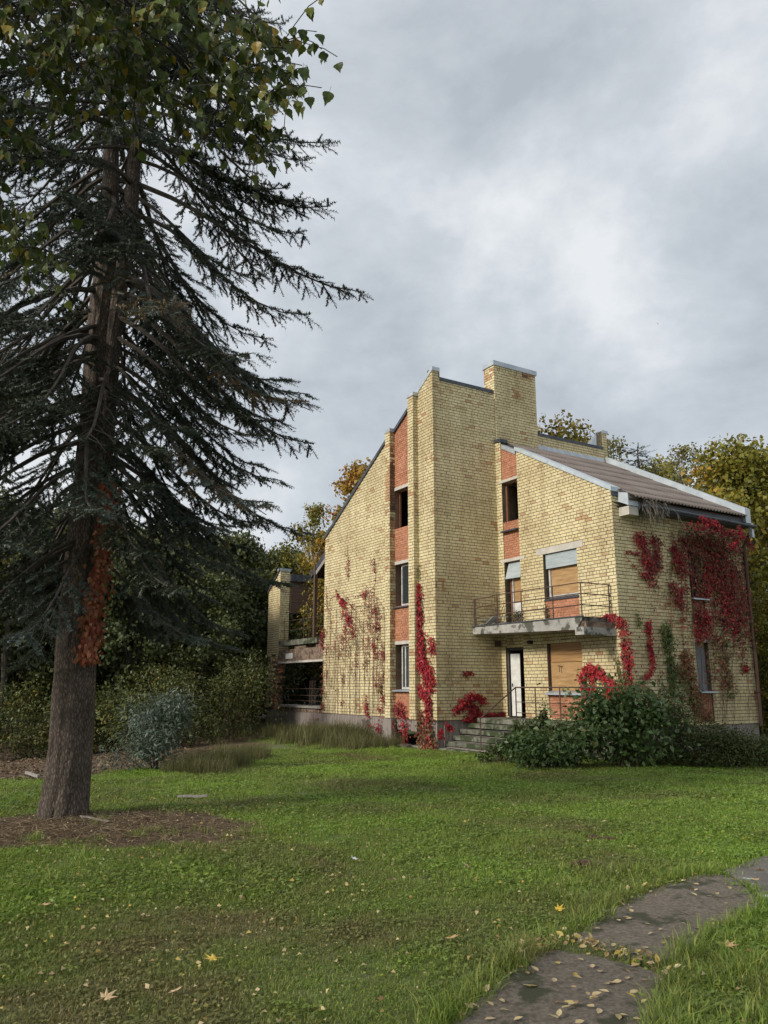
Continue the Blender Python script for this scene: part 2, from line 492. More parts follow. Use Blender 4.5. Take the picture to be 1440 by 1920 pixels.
fc = np.stack([idx[:-1, :-1], idx[:-1, 1:], idx[1:, 1:], idx[1:, :-1]], -1).reshape(-1, 4)
me = np_mesh('ground', np.stack([X, Y, Z], -1).reshape(-1, 3), fc, smooth=True)
a = me.attributes.new('litter', 'FLOAT', 'POINT')
a.data.foreach_set('value', np.maximum(forest_mask(X, Y), soil_mask(X, Y)).ravel().astype(np.float32))
tag(link('ground', me, 'ground'), kind='structure')

def slab_mesh(name, pxs, top, seed):
    r_ = random.Random(seed)
    P = []
    for i in range(len(pxs)):
        a_ = ground(pxs[i]); b_ = ground(pxs[(i + 1) % len(pxs)])
        k = max(2, int(np.linalg.norm(b_ - a_) / .09))
        for j in range(k):
            q = a_ + (b_ - a_) * j / k
            P.append((q[0] + r_.uniform(-.02, .02), q[1] + r_.uniform(-.025, .025)))
    m_ = MB()
    n_ = len(P)
    tz = [float(gz(x, y)) + top for x, y in P]
    cxy = np.mean(P, 0)
    inner = [(x + (cxy[0] - x) * .03, y + (cxy[1] - y) * .03) for x, y in P]
    vs = [(x, y, z - .12) for (x, y), z in zip(P, tz)] + [(x, y, z - .012) for (x, y), z in zip(P, tz)] + [(x, y, z) for (x, y), z in zip(inner, tz)] + [(cxy[0], cxy[1], np.mean(tz))]
    fs = []
    for i in range(n_):
        j = (i + 1) % n_
        fs += [(i, j, n_ + j, n_ + i), (n_ + i, n_ + j, 2 * n_ + j, 2 * n_ + i), (2 * n_ + i, 2 * n_ + j, 3 * n_)]
    m_.poly(vs, fs)
    return m_.mesh(name), P
SLABS = [
    ([(790, 1990), (850, 1920), (905, 1872), (950, 1832), (995, 1797), (1048, 1787), (1100, 1795), (1160, 1808), (1215, 1822), (1256, 1836), (1246, 1872), (1232, 1920), (1218, 1990)], 'path'),
    ([(1076, 1762), (1122, 1724), (1190, 1682), (1262, 1656), (1340, 1640), (1382, 1652), (1432, 1700), (1395, 1720), (1335, 1750), (1290, 1781), (1262, 1806), (1205, 1806), (1165, 1797), (1125, 1782)], 'path'),
    ([(1350, 1637), (1440, 1607), (1560, 1578), (1680, 1590), (1640, 1640), (1540, 1672), (1440, 1696), (1390, 1650)], 'path_lichen'),
]
path = empty('path', (0, 0, 0), kind='structure')
PATHP = []
for i, (px_, mt) in enumerate(SLABS):
    me, P = slab_mesh('slab', px_, .022, i)
    link('slab', me, mt, path)
    PATHP.append(P)
def on_path(x, y, grow=0.0):
    m_ = np.zeros(np.shape(x), bool)
    for P in PATHP:
        c_ = np.mean(P, 0)
        Q = [(c_[0] + (px_ - c_[0]) * (1 - grow), c_[1] + (py_ - c_[1]) * (1 - grow)) for px_, py_ in P]
        m_ |= inpoly(x, y, Q)
    return m_

# ------------------------------------------------------------------ the house: own axes u (right along the gable), v (into depth), z
H = empty('brick_house', HO, math.atan2(U[1], U[0]),
          label='abandoned three storey yellow brick house with boarded windows and red creeper', cat='house')
ZB = .55                                   # foot of the brickwork
top_L = lambda u: 12.1 + .6 * u            # gable line of the left half
BR = []                                    # every brick: (wall, material, axis, face, s0, s1, z0, z1a, z1b, tint)
def prism(m_, ax, c0, c1, s0, s1, z0, t0, t1=None):
    t1 = t0 if t1 is None else t1
    if ax == 'u':
        q = [(s0, c0), (s1, c0), (s1, c1), (s0, c1)]; tt = (t0, t1, t1, t0)
    else:
        q = [(c0, s0), (c1, s0), (c1, s1), (c0, s1)]; tt = (t0, t0, t1, t1)
    m_.hexa([(x, y, z0) for x, y in q] + [(x, y, h) for (x, y), h in zip(q, tt)])
def wall(ax, face, thick, s0, s1, z0, topf, holes=(), brick='yellow_brick', mortar='mortar', course=.1, pitch=.26, bh=.081, rag=None, name='wall', proud=.012, ext=0.0, swap=None):
    """a wall whose outer face looks to -v (ax 'u') or +u (ax 'v'), with openings, and its bricks"""
    if not callable(topf):
        tv = topf; topf = lambda s: tv
    back = face + thick if ax == 'u' else face - thick
    c0, c1 = min(face, back), max(face, back)
    m_ = MB()
    cuts = sorted({s0, s1, *[h for q in holes for h in q[:2] if s0 < h < s1]})
    for a_, b_ in zip(cuts[:-1], cuts[1:]):
        mid = (a_ + b_) / 2
        zz_ = z0
        for h in sorted([q for q in holes if q[0] <= mid <= q[1]], key=lambda q: q[2]):
            if h[2] > zz_:
                prism(m_, ax, c0, c1, a_, b_, zz_, h[2])
            zz_ = h[3]
        prism(m_, ax, c0, c1, a_, b_, zz_, topf(a_), topf(b_))
    w = m_.build(name, mortar, H)
    if not brick:
        return w
    r_ = random.Random(hash((round(face * 100), round(s0 * 100), round(z0 * 100))) & 0xffff)
    n_ = int((max(topf(s0), topf(s1)) - z0) / course) + 1
    for k in range(n_):
        za = z0 + k * course + .5 * (course - bh); zb = za + bh
        row = int(round(za / course))
        header = row % 6 == 0
        pt = pitch / 2 if header else pitch
        off = (0, .5, .25, .75, .5)[row % 5] * pitch if not header else pt * .5
        segs = [(s0, s1 + ext)]
        for h in holes:
            if h[2] - .01 < (za + zb) / 2 < h[3] + .01:
                ns = []
                for a_, b_ in segs:
                    if h[1] <= a_ or h[0] >= b_: ns.append((a_, b_)); continue
                    if h[0] > a_: ns.append((a_, h[0]))
                    if h[1] < b_: ns.append((h[1], b_))
                segs = ns
        for a_, b_ in segs:
            x = math.floor((a_ - off) / pt) * pt + off
            while x < b_:
                p0, p1 = max(x + .009, a_), min(x + pt - .009, b_)
                x += pt
                if p0 - a_ < .06: p0 = a_
                if b_ - p1 < .06: p1 = b_
                elif b_ - x < .06: p1 = b_; x = b_
                if p1 - p0 < .02: continue
                ta, tb = topf(p0), topf(p1)
                if rag and not rag((p0 + p1) / 2, za, r_): continue
                h0, h1 = min(zb, ta), min(zb, tb)
                if max(h0, h1) - za < .02: continue
                h0, h1 = max(h0, za + .004), max(h1, za + .004)
                bk = (swap((p0 + p1) / 2, za, r_) if swap else None) or brick
                if bk == 'yellow_brick':
                    nn_ = math.sin(p0 * 1.9 + face * 3 + 2.1 * math.sin(za * .9)) * math.sin(za * 2.3 + p0 * .7 + face)
                    if nn_ > .86 and r_.random() < .35: bk = 'stained_brick'
                BR.append((w, bk, ax, face, p0, p1, za, h0, h1, r_.random(), proud + r_.uniform(-.004, .004)))
    return w
def coping(ax, c0, c1, s0, s1, z0, z1, mat='metal', h=.13, over=.035, name='coping', parent=None):
    m_ = MB()
    prism(m_, ax, c0 - over, c1 + over, s0, s1, 0, h, h)
    v_ = []
    for i, (x, y, z) in enumerate(m_.v):
        s = x if ax == 'u' else y
        g = z0 + (z1 - z0) * (s - s0) / (s1 - s0)
        v_.append((x, y, g + z - h + .03))
    m_.v = v_
    return m_.build(name, mat, parent or H)

# left half, gable wall facing the lawn (plane v = 0)
W3, W2, W1 = (6.93, 8.31), (4.24, 5.67), (1.46, 2.95)
wall('u', 0, .3, -7.66, -2.55, ZB + .02, top_L)                                       # broad left wall
wall('u', .02, .28, -2.55, -1.05, ZB, lambda u: top_L(u) - .12, [(-2.45, -1.15, *W3), (-2.45, -1.15, *W2), (-2.45, -1.15, *W1)],
     'red_brick', 'red_mortar', .077, .26, .064)                                      # red window strip
wall('u', -.2, .2, -2.70, -2.41, ZB, 10.58, name='pilaster', ext=.018, swap=lambda s_, z_, r_: 'stained_brick' if 7.6 < z_ + r_.uniform(-.6, .6) < 9.4 else None); wall('v', -2.40, .28, -.19, .02, ZB, 10.58, name='pilaster', swap=lambda s_, z_, r_: 'scorched_brick' if 7.4 < z_ + r_.uniform(-.5, .5) < 9.7 else ('stained_brick' if r_.random() < .4 else None))
wall('u', -.2, .2, -1.22, -.90, ZB, 11.46, name='pilaster', ext=.018); wall('v', -.89, .28, -.19, .02, ZB, 11.46, name='pilaster')
wall('u', 0, .3, -1.05, 0, ZB, top_L, ext=.014)                                             # tower, narrow face
wall('v', 0, .3, .0, .24, ZB, 12.1)
wall('v', 0, .3, .24, 2.66, ZB, 11.8)                                                 # tower, broad side
wall('v', .05, .56, 2.66, 4.6, 8.4, 12.92, name='chimney', swap=lambda s_, z_, r_: ('scorched_brick' if r_.random() < .5 else 'stained_brick') if z_ > 12.45 and (s_ < 2.95 or s_ > 4.0) and r_.random() < .7 else None)
wall('u', 2.655, .3, -.51, .045, 11.5, 12.915, ext=.016, name='chimney', swap=lambda s_, z_, r_: 'stained_brick' if z_ > 12.2 and r_.random() < .5 else None)
wall('v', 0, .3, 4.6, 8.0, 9.6, 10.57)
wall('v', 0, .3, 8.0, 8.24, 9.6, 11.25)
prism_b = MB(); prism(prism_b, 'u', 8.0, 8.24, -2.2, -.3, 9.6, 11.25 - .62 * 1.9, 11.25); prism_b.build('parapet', 'light_metal', H)
coping('u', -.03, .3, -7.70, -2.70, top_L(-7.70), top_L(-2.70), 'dark_metal')
coping('u', -.03, .3, -2.40, -1.22, top_L(-2.40) - .12, top_L(-1.22) - .12, 'dark_metal')
coping('u', -.2, .12, -2.74, -2.36, 10.58, 10.58, 'metal', .12, .03)
coping('u', -.2, .12, -1.26, -.85, 11.46, 11.46, 'metal', .12, .03)
coping('u', 0, .24, -.89, .04, top_L(-.89), top_L(.04), 'metal')
coping('v', -.3, 0, .28, 2.66, 11.8, 11.8, 'dark_metal', .12)
coping('v', -.51, .05, 2.60, 4.65, 12.92, 12.92, 'metal', .17, .05, name='chimney_cap')
coping('v', -.3, 0, 4.66, 8.0, 10.57, 10.57, 'dark_metal', .11)
coping('v', -.3, 0, 8.0, 8.28, 11.25, 11.25, 'metal', .11)
m_ = MB(); m_.hexa([(0, 4.62, 9.96), (.06, 4.62, 9.93), (.06, 8.0, 9.93), (0, 8.0, 9.96), (.002, 4.62, 10.13), (.03, 4.62, 10.13), (.03, 8.0, 10.13), (.002, 8.0, 10.13)])
m_.build('flashing', 'metal', H)
# closing walls, floors and roofs of the left half
m_ = MB()
prism(m_, 'v', -7.66, -7.36, .3, 8.2, ZB, 7.0); prism(m_, 'u', 7.96, 8.2, -7.36, -.3, ZB, 6.9, 9.6); prism(m_, 'v', -.3, -.01, 2.66, 8.2, ZB, 9.6)
m_.build('rear_wall', 'mortar', H)
for z in (.45, 3.15, 5.9):
    m_ = MB(); m_.box(-7.36, -.3, .3, 7.96, z, z + .2); m_.build('floor_slab', 'concrete', H)
m_ = MB()
rf = lambda u: 11.35 + .565 * u
prism(m_, 'u', .05, 4.6, -9.05, -.3, 0, 0); m_.v = [(x, y, rf(x) + (.0 if z > -1e9 and i % 8 > 3 else -.24)) for i, (x, y, z) in enumerate(m_.v)]
m_.build('roof', 'dark_metal', H)
m_ = MB(); prism(m_, 'u', .2, 4.5, -8.85, -7.7, 0, 0); m_.v = [(x, y, rf(x) - (.25 if i % 8 > 3 else .29)) for i, (x, y, z) in enumerate(m_.v)]
m_.build('soffit', 'soffit', H)
m_ = MB(); prism(m_, 'u', .06, .11, -8.80, -7.68, 0, 0); m_.v = [(x, y, rf(x) - (.25 if i % 8 > 3 else .42)) for i, (x, y, z) in enumerate(m_.v)]
m_.build('barge_board', 'grey_wood', H)
m_ = MB(); prism(m_, 'u', 4.6, 7.98, -7.4, -.3, 0, 0); m_.v = [(x, y, 10.5 + .5 * x - (0 if i % 8 > 3 else .2)) for i, (x, y, z) in enumerate(m_.v)]
m_.build('roof', 'dark_metal', H)
# inside walls seen through the open windows
m_ = MB(); m_.box(-2.9, -2.0, 1.6, 1.75, 6.1, 9.2); m_.box(-1.95, -1.85, .6, 1.9, 6.1, 9.2); m_.box(-3, -.8, 2.2, 2.3, 3.35, 5.9)
m_.build('inner_wall', 'plaster', H)

# right half, set back (plane v = 2.64) and its long side (plane u = 5.08)
VR, UR, VE = 2.64, 5.08, 8.55
top_R = lambda u: 10.02 - .553 * u
wall('u', VR, .3, 0.012, .29, ZB, 9.92, [(.22, .4, .62, 2.80)])
for z0_, tp_ in ((5.62, 6.98), (8.36, lambda u: top_R(u) - .2)):
    wall('u', VR + .03, .28, .29, 1.09, z0_, tp_, (), 'red_brick', 'red_mortar', .077, .26, .064)
HR = [(2.16, 3.62, .62, 2.87), (2.16, 3.62, 3.45, 5.63)]
wall('u', VR, .3, 1.09, UR, ZB, lambda u: top_R(u) - .08, HR, ext=.014)
wall('u', VR + .008, .03, 1.085, 1.12, ZB, 3.45, (), None)
wall('u', VR - .001, .031, .29, 1.09, 2.80, 3.45, (), 'yellow_brick')                  # yellow between porch door and balcony
wall('u', VR + .035, .25, 2.16, 3.62, .62, 1.36, (), 'red_brick', 'red_mortar', .077, .26, .064, name='parapet_panel')
wall('u', VR + .035, .25, 2.16, 3.62, 3.45, 4.20, (), 'red_brick', 'red_mortar', .077, .26, .064, name='parapet_panel')
HS = [(5.80, 6.42, .6, 2.86), (5.80, 6.42, 2.95, 5.63)]
wall('v', UR, .3, VR, VE, ZB - .08, lambda v: 7.12 if v < 2.9 else 6.55, HS)
wall('v', UR - .04, .2, 5.80, 6.42, .5, 1.44, (), 'red_brick', 'red_mortar', .077, .26, .064, name='parapet_panel')
wall('v', UR - .04, .2, 5.80, 6.42, 2.95, 4.16, (), 'red_brick', 'red_mortar', .077, .26, .064, name='parapet_panel')
m_ = MB(); prism(m_, 'u', VE - .3, VE, 0, UR - .3, ZB, 9.4, 6.9); prism(m_, 'v', 0, .02, VR + .3, 8.2, ZB, 9.9); m_.build('rear_wall', 'mortar', H)
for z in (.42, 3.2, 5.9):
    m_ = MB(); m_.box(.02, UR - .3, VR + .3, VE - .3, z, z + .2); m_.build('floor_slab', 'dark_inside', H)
m_ = MB(); m_.box(.35, .85, 3.5, 3.6, 6.1, 8.5); m_.build('inner_wall', 'plaster', H)
coping('u', VR - .02, VR + .28, 1.05, UR + .06, top_R(1.05) + .0, top_R(UR + .06) + .0, 'light_metal', .13, .04)
coping('u', VR + .0, VR + .25, .34, 1.05, top_R(.34) - .12, top_R(1.05) - .12, 'metal', .15, .03)
coping('u', VR - .03, VR + .25, -.05, .34, 9.98, 9.92, 'dark_metal', .12, .03)
m_ = MB(); m_.box(UR + .012, UR + .05, VR - .03, VR + .28, 6.95, 7.16); m_.build('flashing', 'dark_metal', H)
# corrugated roof
ROOF = empty('roof', (0, 0, 0)); ROOF.parent = H
pitch_w, nw, ss = .1486, 7, 6
sm = MB()
cols = nw * ss + 1
SLOPE = math.atan(.553)
for layer in (0, 1):
    for j in (0, 1):
        for i in range(cols):
            sm.v.append((j * 1.26, i * pitch_w / ss, .028 * math.cos(2 * math.pi * i / ss) + (.0 if layer else -.012)))
for i in range(cols - 1):
    a0, a1, b0, b1_ = i, i + 1, cols + i, cols + i + 1
    o_ = 2 * cols
    sm.f += [(o_ + a0, o_ + b0, o_ + b1_, o_ + a1), (a0, a1, b1_, b0), (b0, b1_, o_ + b1_, o_ + b0), (a0, o_ + a0, o_ + a1, a1)]
    sm.t += [0] * 4
sheet_me = sm.mesh('roof_sheet', True)
for rr in range(6):
    for cc in range(5):
        s_ = rr * 1.13
        o = link('roof_sheet', sheet_me, 'roof_sheet', ROOF)
        o.location = (.05 + s_ * math.cos(SLOPE), 2.9 + cc * nw * pitch_w + rnd.uniform(-.006, .006), 9.93 - s_ * math.sin(SLOPE) + .02)
        o.rotation_euler = (0, SLOPE - .017, 0)
        o.scale = (1 if rr < 5 else .62, 1, 1)
m_ = MB(); prism(m_, 'u', 2.9, 8.1, .02, 5.5, 0, 0); m_.v = [(x, y, 9.87 - .553 * x - (0 if i % 8 > 3 else .06)) for i, (x, y, z) in enumerate(m_.v)]
m_.build('roof_deck', 'soffit', ROOF)
m_ = MB(); prism(m_, 'u', 8.1, 8.36, -.3, 5.62, 0, 0); m_.v = [(x, y, 10.0 - .553 * x + (.22 if i % 8 > 3 else -.25)) for i, (x, y, z) in enumerate(m_.v)]
m_.build('verge_flashing', 'light_metal', ROOF)
m_ = MB(); m_.tube([(5.66, 3.35, 6.63), (5.66, 8.5, 6.55)], .05, 8); m_.build('gutter', 'dark_metal', ROOF)
m_ = MB(); m_.box(5.48, 5.52, 3.3, 8.45, 6.56, 6.78); m_.box(5.1, 5.5, 3.3, 8.45, 6.53, 6.56); m_.build('eave_board', 'dark_metal', ROOF)
m_ = MB(); m_.box(5.5, 5.62, 8.36, 8.47, 6.2, 6.66); m_.build('gutter_end', 'light_metal', ROOF)
m_ = MB(); m_.hexa([(UR + .013, VR + .24, 6.80), (UR + .40, VR + .24, 6.62), (UR + .40, 3.30, 6.62), (UR + .013, 3.30, 6.80), (UR + .013, VR + .24, 7.08), (UR + .40, VR + .24, 6.98), (UR + .40, 3.30, 6.98), (UR + .013, 3.30, 7.08)])
m_.build('verge_box', 'light_metal', ROOF)
m_ = MB(); m_.box(UR + .013, UR + .38, VR + .27, 3.30, 6.36, 6.61); m_.build('corbel', 'pale_concrete', ROOF)
m_ = MB(); pp = [(5.62, 8.42, 6.55), (5.45, 8.46, 6.3), (5.2, 8.5, 6.0), (5.18, 8.5, 3.0), (5.2, 8.52, 2.4), (5.18, 8.5, .4)]
m_.tube(pp, .055, 8)
for z in (5.4, 2.75, 1.4): m_.box(5.08, 5.25, 8.43, 8.57, z, z + .04)
m_.build('downpipe', 'rust', H)

# plinth
m_ = MB()
prism(m_, 'u', .03, .3, -13.25, -2.45, -1.2, ZB + .02); prism(m_, 'u', -.17, .03, -2.72, -2.38, -1.2, ZB - .001); prism(m_, 'u', -.15, .03, -1.22, -.9, .19, ZB - .001)
prism(m_, 'u', .05, .3, -2.45, -1.0, .19, ZB); prism(m_, 'u', .05, .3, -2.45, -1.0, -1.2, -.27); prism(m_, 'u', .03, .3, -1.0, -.05, -1.2, ZB)
prism(m_, 'v', -.3, -.03, .3, 2.7, -1.2, ZB); prism(m_, 'u', VR + .04, VR + .3, -.03, UR - .02, -1.2, ZB - .08); prism(m_, 'v', UR - .3, UR - .02, VR + .3, VE, -1.2, ZB - .08)
m_.build('plinth', 'plinth', H)

# wing with the ruined loggia on the far left
LOG = lambda s0, s1, z0, z1, c0, c1, nm, mt: (lambda q: (prism(q, 'u', c0, c1, s0, s1, z0, z1), q.build(nm, mt, H))[1])(MB())
def rag_pier(s, z, r_):
    if z > 3.0: return r_.random() > .01
    e = -13.22 + .12 * math.sin(z * 5) + .1 * math.sin(z * 13) + (.25 if 2.5 < z else 0)
    f_ = -12.0 - .35 * sst(3.2, .8, z)
    return e < s < f_ + .12 * math.sin(z * 9) and r_.random() > .03
wall('u', 0, .45, -13.25, -12.0, 2.95, lambda u: 6.72 + .72 * (u + 12.0), (), mortar='mortar', name='pier')
m_ = MB(); rz_ = random.Random(9)
for k in range(11):                                        # torn lower half: uneven courses of broken masonry
    za_ = ZB + .1 + k * .214
    e0 = -13.20 + .10 * math.sin(k * 1.9) + rz_.uniform(-.05, .08); f0 = -12.02 - .42 * float(sst(3.0, 1.0, za_)) + rz_.uniform(-.07, .07)
    m_.box(e0, f0, rz_.uniform(.0, .07), .45 - rz_.uniform(0, .05), za_ + .001 * k, za_ + .215)
m_.build('pier', 'rubble', H)
wpier = H.children[-1]
rz_ = random.Random(4)
for k in range(23):
    za_ = ZB + .12 + k * .1; x_ = -13.22
    while x_ < -12.1 - .42 * float(sst(3.0, 1.0, za_)):
        L_ = .24 if rz_.random() < .6 else .115
        if rz_.random() < .62 and not (1.0 < za_ < 1.35 and x_ > -12.9): BR.append((wpier, 'yellow_brick' if rz_.random() < .8 else 'stained_brick', 'u', .05, x_ + rz_.uniform(-.02, .02), x_ + L_, za_, za_ + .081, za_ + .081, rz_.random(), .07 + rz_.uniform(-.03, .03)))
        x_ += L_ + .02
wall('v', -12.0, .3, 0, .45, 2.9, 6.70, (), name='pier')
coping('u', -.03, .5, -13.3, -12.0, 6.74 + .72 * -1.3, 6.74, 'dark_metal', .10)
coping('v', -12.3, -12.0, -.02, .5, 6.74, 6.74, 'metal', .12, .03)
LOG(-11.8, -8.1, 3.28, 3.50, -.10, .9, 'loggia_slab', 'mossy')
LOG(-12.0, -7.66, 2.62, 3.12, .0, .34, 'broken_wall', 'rubble')
LOG(-10.4, -9.3, 3.10, 3.30, .02, .3, 'broken_wall', 'rubble'); LOG(-8.4, -7.66, 3.10, 3.40, .02, .3, 'broken_wall', 'rubble')
LOG(-11.9, -7.67, 2.54, 2.62, -.04, .3, 'lintel', 'pale_concrete')
LOG(-11.2, -10.5, 2.72, 2.95, -.02, .0, 'render_patch', 'plaster')
LOG(-12.1, -7.7, .72, .80, -.06, .9, 'loggia_slab', 'grey_wood')
LOG(-12.0, -7.67, .55, .70, .02, .3, 'broken_wall', 'rubble')
m_ = MB()
for k in range(26):                                                                   # rubble bricks sticking out of the torn edges
    z = rnd.uniform(.6, 3.1); s = -12.0 - .35 * float(sst(3.2, .8, z)) + rnd.uniform(-.05, .12)
    m_.obox((s, rnd.uniform(0, .2), z), (.11, rnd.uniform(-.03, .03), rnd.uniform(-.02, .02)), (.01, .06, 0), (0, 0, .04), rnd.random())
m_.build('torn_bricks', 'red_brick', H, kind='stuff')
m_ = MB(); m_.box(-12.0, -11.85, .45, 4.5, 6.2, 6.52); m_.build('eave_beam', 'dark_metal', H)
m_ = MB()
for k in range(9):
    z = 4.78 + k * .16
    m_.box(-12.02 + rnd.uniform(0, .02), -11.96, .5, 4.5, z, z + .15)
m_.build('timber_cladding', 'soffit', H)
m_ = MB(); m_.box(-8.72, -8.60, .02, .14, 3.5, 6.45); m_.build('post', 'soffit', H)
RLW = empty('railing', (0, 0, 0)); RLW.parent = H
m_ = MB()
for s in (-11.55, -9.63, -9.12): m_.tube([(s, .06, 3.5), (s, .06, 4.5)], .014, 5)
for z in (4.34, 3.95): m_.tube([(-11.95, .06, z), (-7.7, .06, z)], .011, 5)
m_.build('rail', 'rust', RLW)
m_ = MB()
for s in (-11.95, -11.0, -8.95, -8.76): m_.tube([(s, .06, .8), (s + .02, .06, 1.8 if s > -10 else 1.65)], .014, 5)
for z in (1.48, 1.21, 1.0): m_.tube([(-12.0, .06, z), (-7.7, .06, z)], .011, 5)
m_.build('rail', 'rust', RLW)

# lintels of the window strips
def lintel(ax, s0, s1, z, c, h=.12, mat='pale_concrete', parent=None):
    q = MB(); prism(q, ax, c - .03, c + .2, s0, s1, z, z + h) if ax == 'u' else prism(q, ax, c - .2, c + .03, s0, s1, z, z + h)
    return q.build('lintel', mat, parent or H)
for w in (W3, W2, W1): lintel('u', -2.395, -1.23, w[1] + .002, .02, .11)
lintel('u', .16, 1.15, 8.362, VR + .0, .09); lintel('u', .14, 1.31, 5.622, VR, .10); lintel('u', 1.88, 3.9, 5.632, VR, .20)
lintel('v', 5.70, 6.5, 2.862, UR, .10); lintel('v', 5.70, 6.5, 5.632, UR, .12)
lintel('u', 2.0, 3.8, 2.872, VR + .02, .10, 'mortar')

# windows: frame with its pieces
def frame_u(s0, s1, z0, z1, v, w, mat, d=.06, bars=()):
    q = MB()
    q.box(s0, s1, v, v + d, z0, z0 + w); q.box(s0, s1, v, v + d, z1 - w, z1)
    q.box(s0, s0 + w, v, v + d, z0 + w, z1 - w); q.box(s1 - w, s1, v, v + d, z0 + w, z1 - w)
    for b_ in bars:
        if b_[0] == 'v': q.box(b_[1] - w / 2, b_[1] + w / 2, v + .002, v + d - .002, z0 + w, z1 - w)
        else: q.box(s0 + w, s1 - w, v + .002, v + d - .002, b_[1] - w / 2, b_[1] + w / 2)
    return q.build('window', mat, H)
def sub(par, nm, mat, *bx):
    q = MB()
    for b_ in bx: q.box(*b_)
    return q.build(nm, mat, par)
def sill(par, ax, s0, s1, z, c, out=.14, mat='metal'):
    q = MB()
    if ax == 'u': q.hexa([(s0, c - out, z - .07), (s1, c - out, z - .07), (s1, c + .1, z - .02), (s0, c + .1, z - .02), (s0, c - out, z - .03), (s1, c - out, z - .03), (s1, c + .1, z), (s0, c + .1, z)])
    else: q.hexa([(c - .1, s0, z - .02), (c + out, s0, z - .07), (c + out, s1, z - .07), (c - .1, s1, z - .02), (c - .1, s0, z), (c + out, s0, z - .03), (c + out, s1, z - .03), (c - .1, s1, z)])
    return q.build('sill', mat, par)
w = frame_u(-2.2, -1.15, W2[0] + .02, W2[1] - .02, .14, .055, 'worn_frame')
sub(w, 'pane', 'glass', (-2.14, -1.2, .165, .172, W2[0] + .08, W2[1] - .08)); sill(w, 'u', -2.42, -1.23, W2[0], .05, .12, 'dark_metal')
w = frame_u(-2.2, -1.15, W1[0] + .03, W1[1] - .02, .14, .06, 'worn_frame', bars=[('v', -1.98)])
sub(w, 'pane', 'glass', (-2.14, -1.2, .165, .172, W1[0] + .1, W1[1] - .08)); sub(w, 'curtain', 'curtain', (-1.95, -1.15, .22, .23, W1[0] + .1, W1[1] - .05))
sill(w, 'u', -2.42, -1.23, W1[0] + .02, .05, .18)
w = frame_u(-2.44, -2.36, W3[0], W3[1], .2, .04, 'brown_frame')
# top opening above the balcony door
m_ = MB(); m_.box(.29, 1.09, VR - .14, VR + .1, 6.62, 6.67); m_.build('sill', 'dark_metal', H)
w = frame_u(.29, .36, 6.98, 8.36, VR + .16, .03, 'brown_frame')
# balcony door with hanging shutter and plywood
w = frame_u(.40, 1.09, 3.47, 5.6, VR + .14, .06, 'brown_frame')
sub(w, 'inner_frame', 'worn_frame', (.52, .575, VR + .11, VR + .18, 3.55, 5.2)); sub(w, 'plywood_sheet', 'plywood', (.58, 1.06, VR + .15, VR + .165, 4.28, 5.2))
sub(w, 'door_panel', 'white_paint', (.56, 1.06, VR + .13, VR + .165, 3.5, 4.25))
q = MB(); q.hexa([(.36, VR - .05, 5.05), (1.07, VR - .02, 5.05), (1.07, VR - .0, 5.05), (.36, VR - .03, 5.05), (.40, VR + .10, 5.6), (1.08, VR + .10, 5.6), (1.08, VR + .12, 5.6), (.40, VR + .12, 5.6)]); q.build('shutter', 'shutter', w)
# big window above the balcony
w = frame_u(2.24, 3.60, 4.26, 5.60, VR + .13, .07, 'worn_frame')
sub(w, 'plywood_sheet', 'plywood', (2.32, 3.53, VR + .165, VR + .18, 4.34, 5.2)); sill(w, 'u', 2.14, 3.64, 4.24, VR + .02, .04, 'dark_metal')
q = MB()
for k in range(9): q.box(2.22, 3.58, VR + .045 + .004 * (k % 2), VR + .075, 5.17 + k * .05, 5.17 + k * .05 + .047)
q.build('shutter', 'shutter', w)
# boarded window beside the porch
w = frame_u(2.17, 3.61, 1.44, 2.86, VR + .12, .06, 'brown_frame')
for k in range(5):
    sub(w, 'board', 'plank', (2.235, 3.605, VR + .085 + .003 * (k % 2), VR + .115, 2.30 + k * .112, 2.30 + k * .112 + .108))
sub(w, 'plywood_sheet', 'plywood', (2.235, 3.605, VR + .07, VR + .085, 1.45, 2.285))
q = MB()                                                                              # two dark T strokes sprayed on the plywood
for (x0, z0_, x1, z1_) in ((2.52, 2.17, 2.63, 2.19), (2.57, 2.0, 2.59, 2.17), (2.62, 2.145, 2.74, 2.17), (2.655, 1.98, 2.675, 2.145)):
    q.box(x0, x1, VR + .0675, VR + .0695, z0_, z1_)
q.build('spray_mark', 'black', w)
q = MB(); q.hexa([(2.12, VR - .13, 1.33), (3.66, VR - .13, 1.33), (3.66, VR + .1, 1.36), (2.12, VR + .1, 1.36), (2.12, VR - .13, 1.38), (3.66, VR - .13, 1.38), (3.66, VR + .1, 1.45), (2.12, VR + .1, 1.45)]); q.build('sill', 'metal', w)
# porch door ajar
dr = empty('door', (0, 0, 0)); dr.parent = H
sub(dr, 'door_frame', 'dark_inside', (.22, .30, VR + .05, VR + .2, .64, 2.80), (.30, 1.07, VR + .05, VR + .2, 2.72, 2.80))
hx, hy, an = .33, VR + .10, math.radians(14)
q = MB(); ca, sa = math.cos(an), math.sin(an)
q.obox((hx + ca * .19, hy + sa * .19, 1.63), (ca * .18, sa * .18, 0), (-sa * .022, ca * .022, 0), (0, 0, .98)); lf = q.build('door_leaf', 'white_paint', dr)
q = MB(); q.obox((hx + ca * .08 - (-sa) * -.03, hy + sa * .08 - .035, 1.62), (.01, 0, 0), (0, .025, 0), (0, 0, .05)); q.build('handle', 'dark_metal', dr)
q = MB(); q.obox((1.48, VR - .05, 2.93), (.07, 0, .0), (0, .05, 0), (0, 0, .05)); q.tube([(1.55, VR - .12, 2.93), (1.44, VR - .11, 2.93)], .06, 10); q.build('wall_lamp', 'black', H)
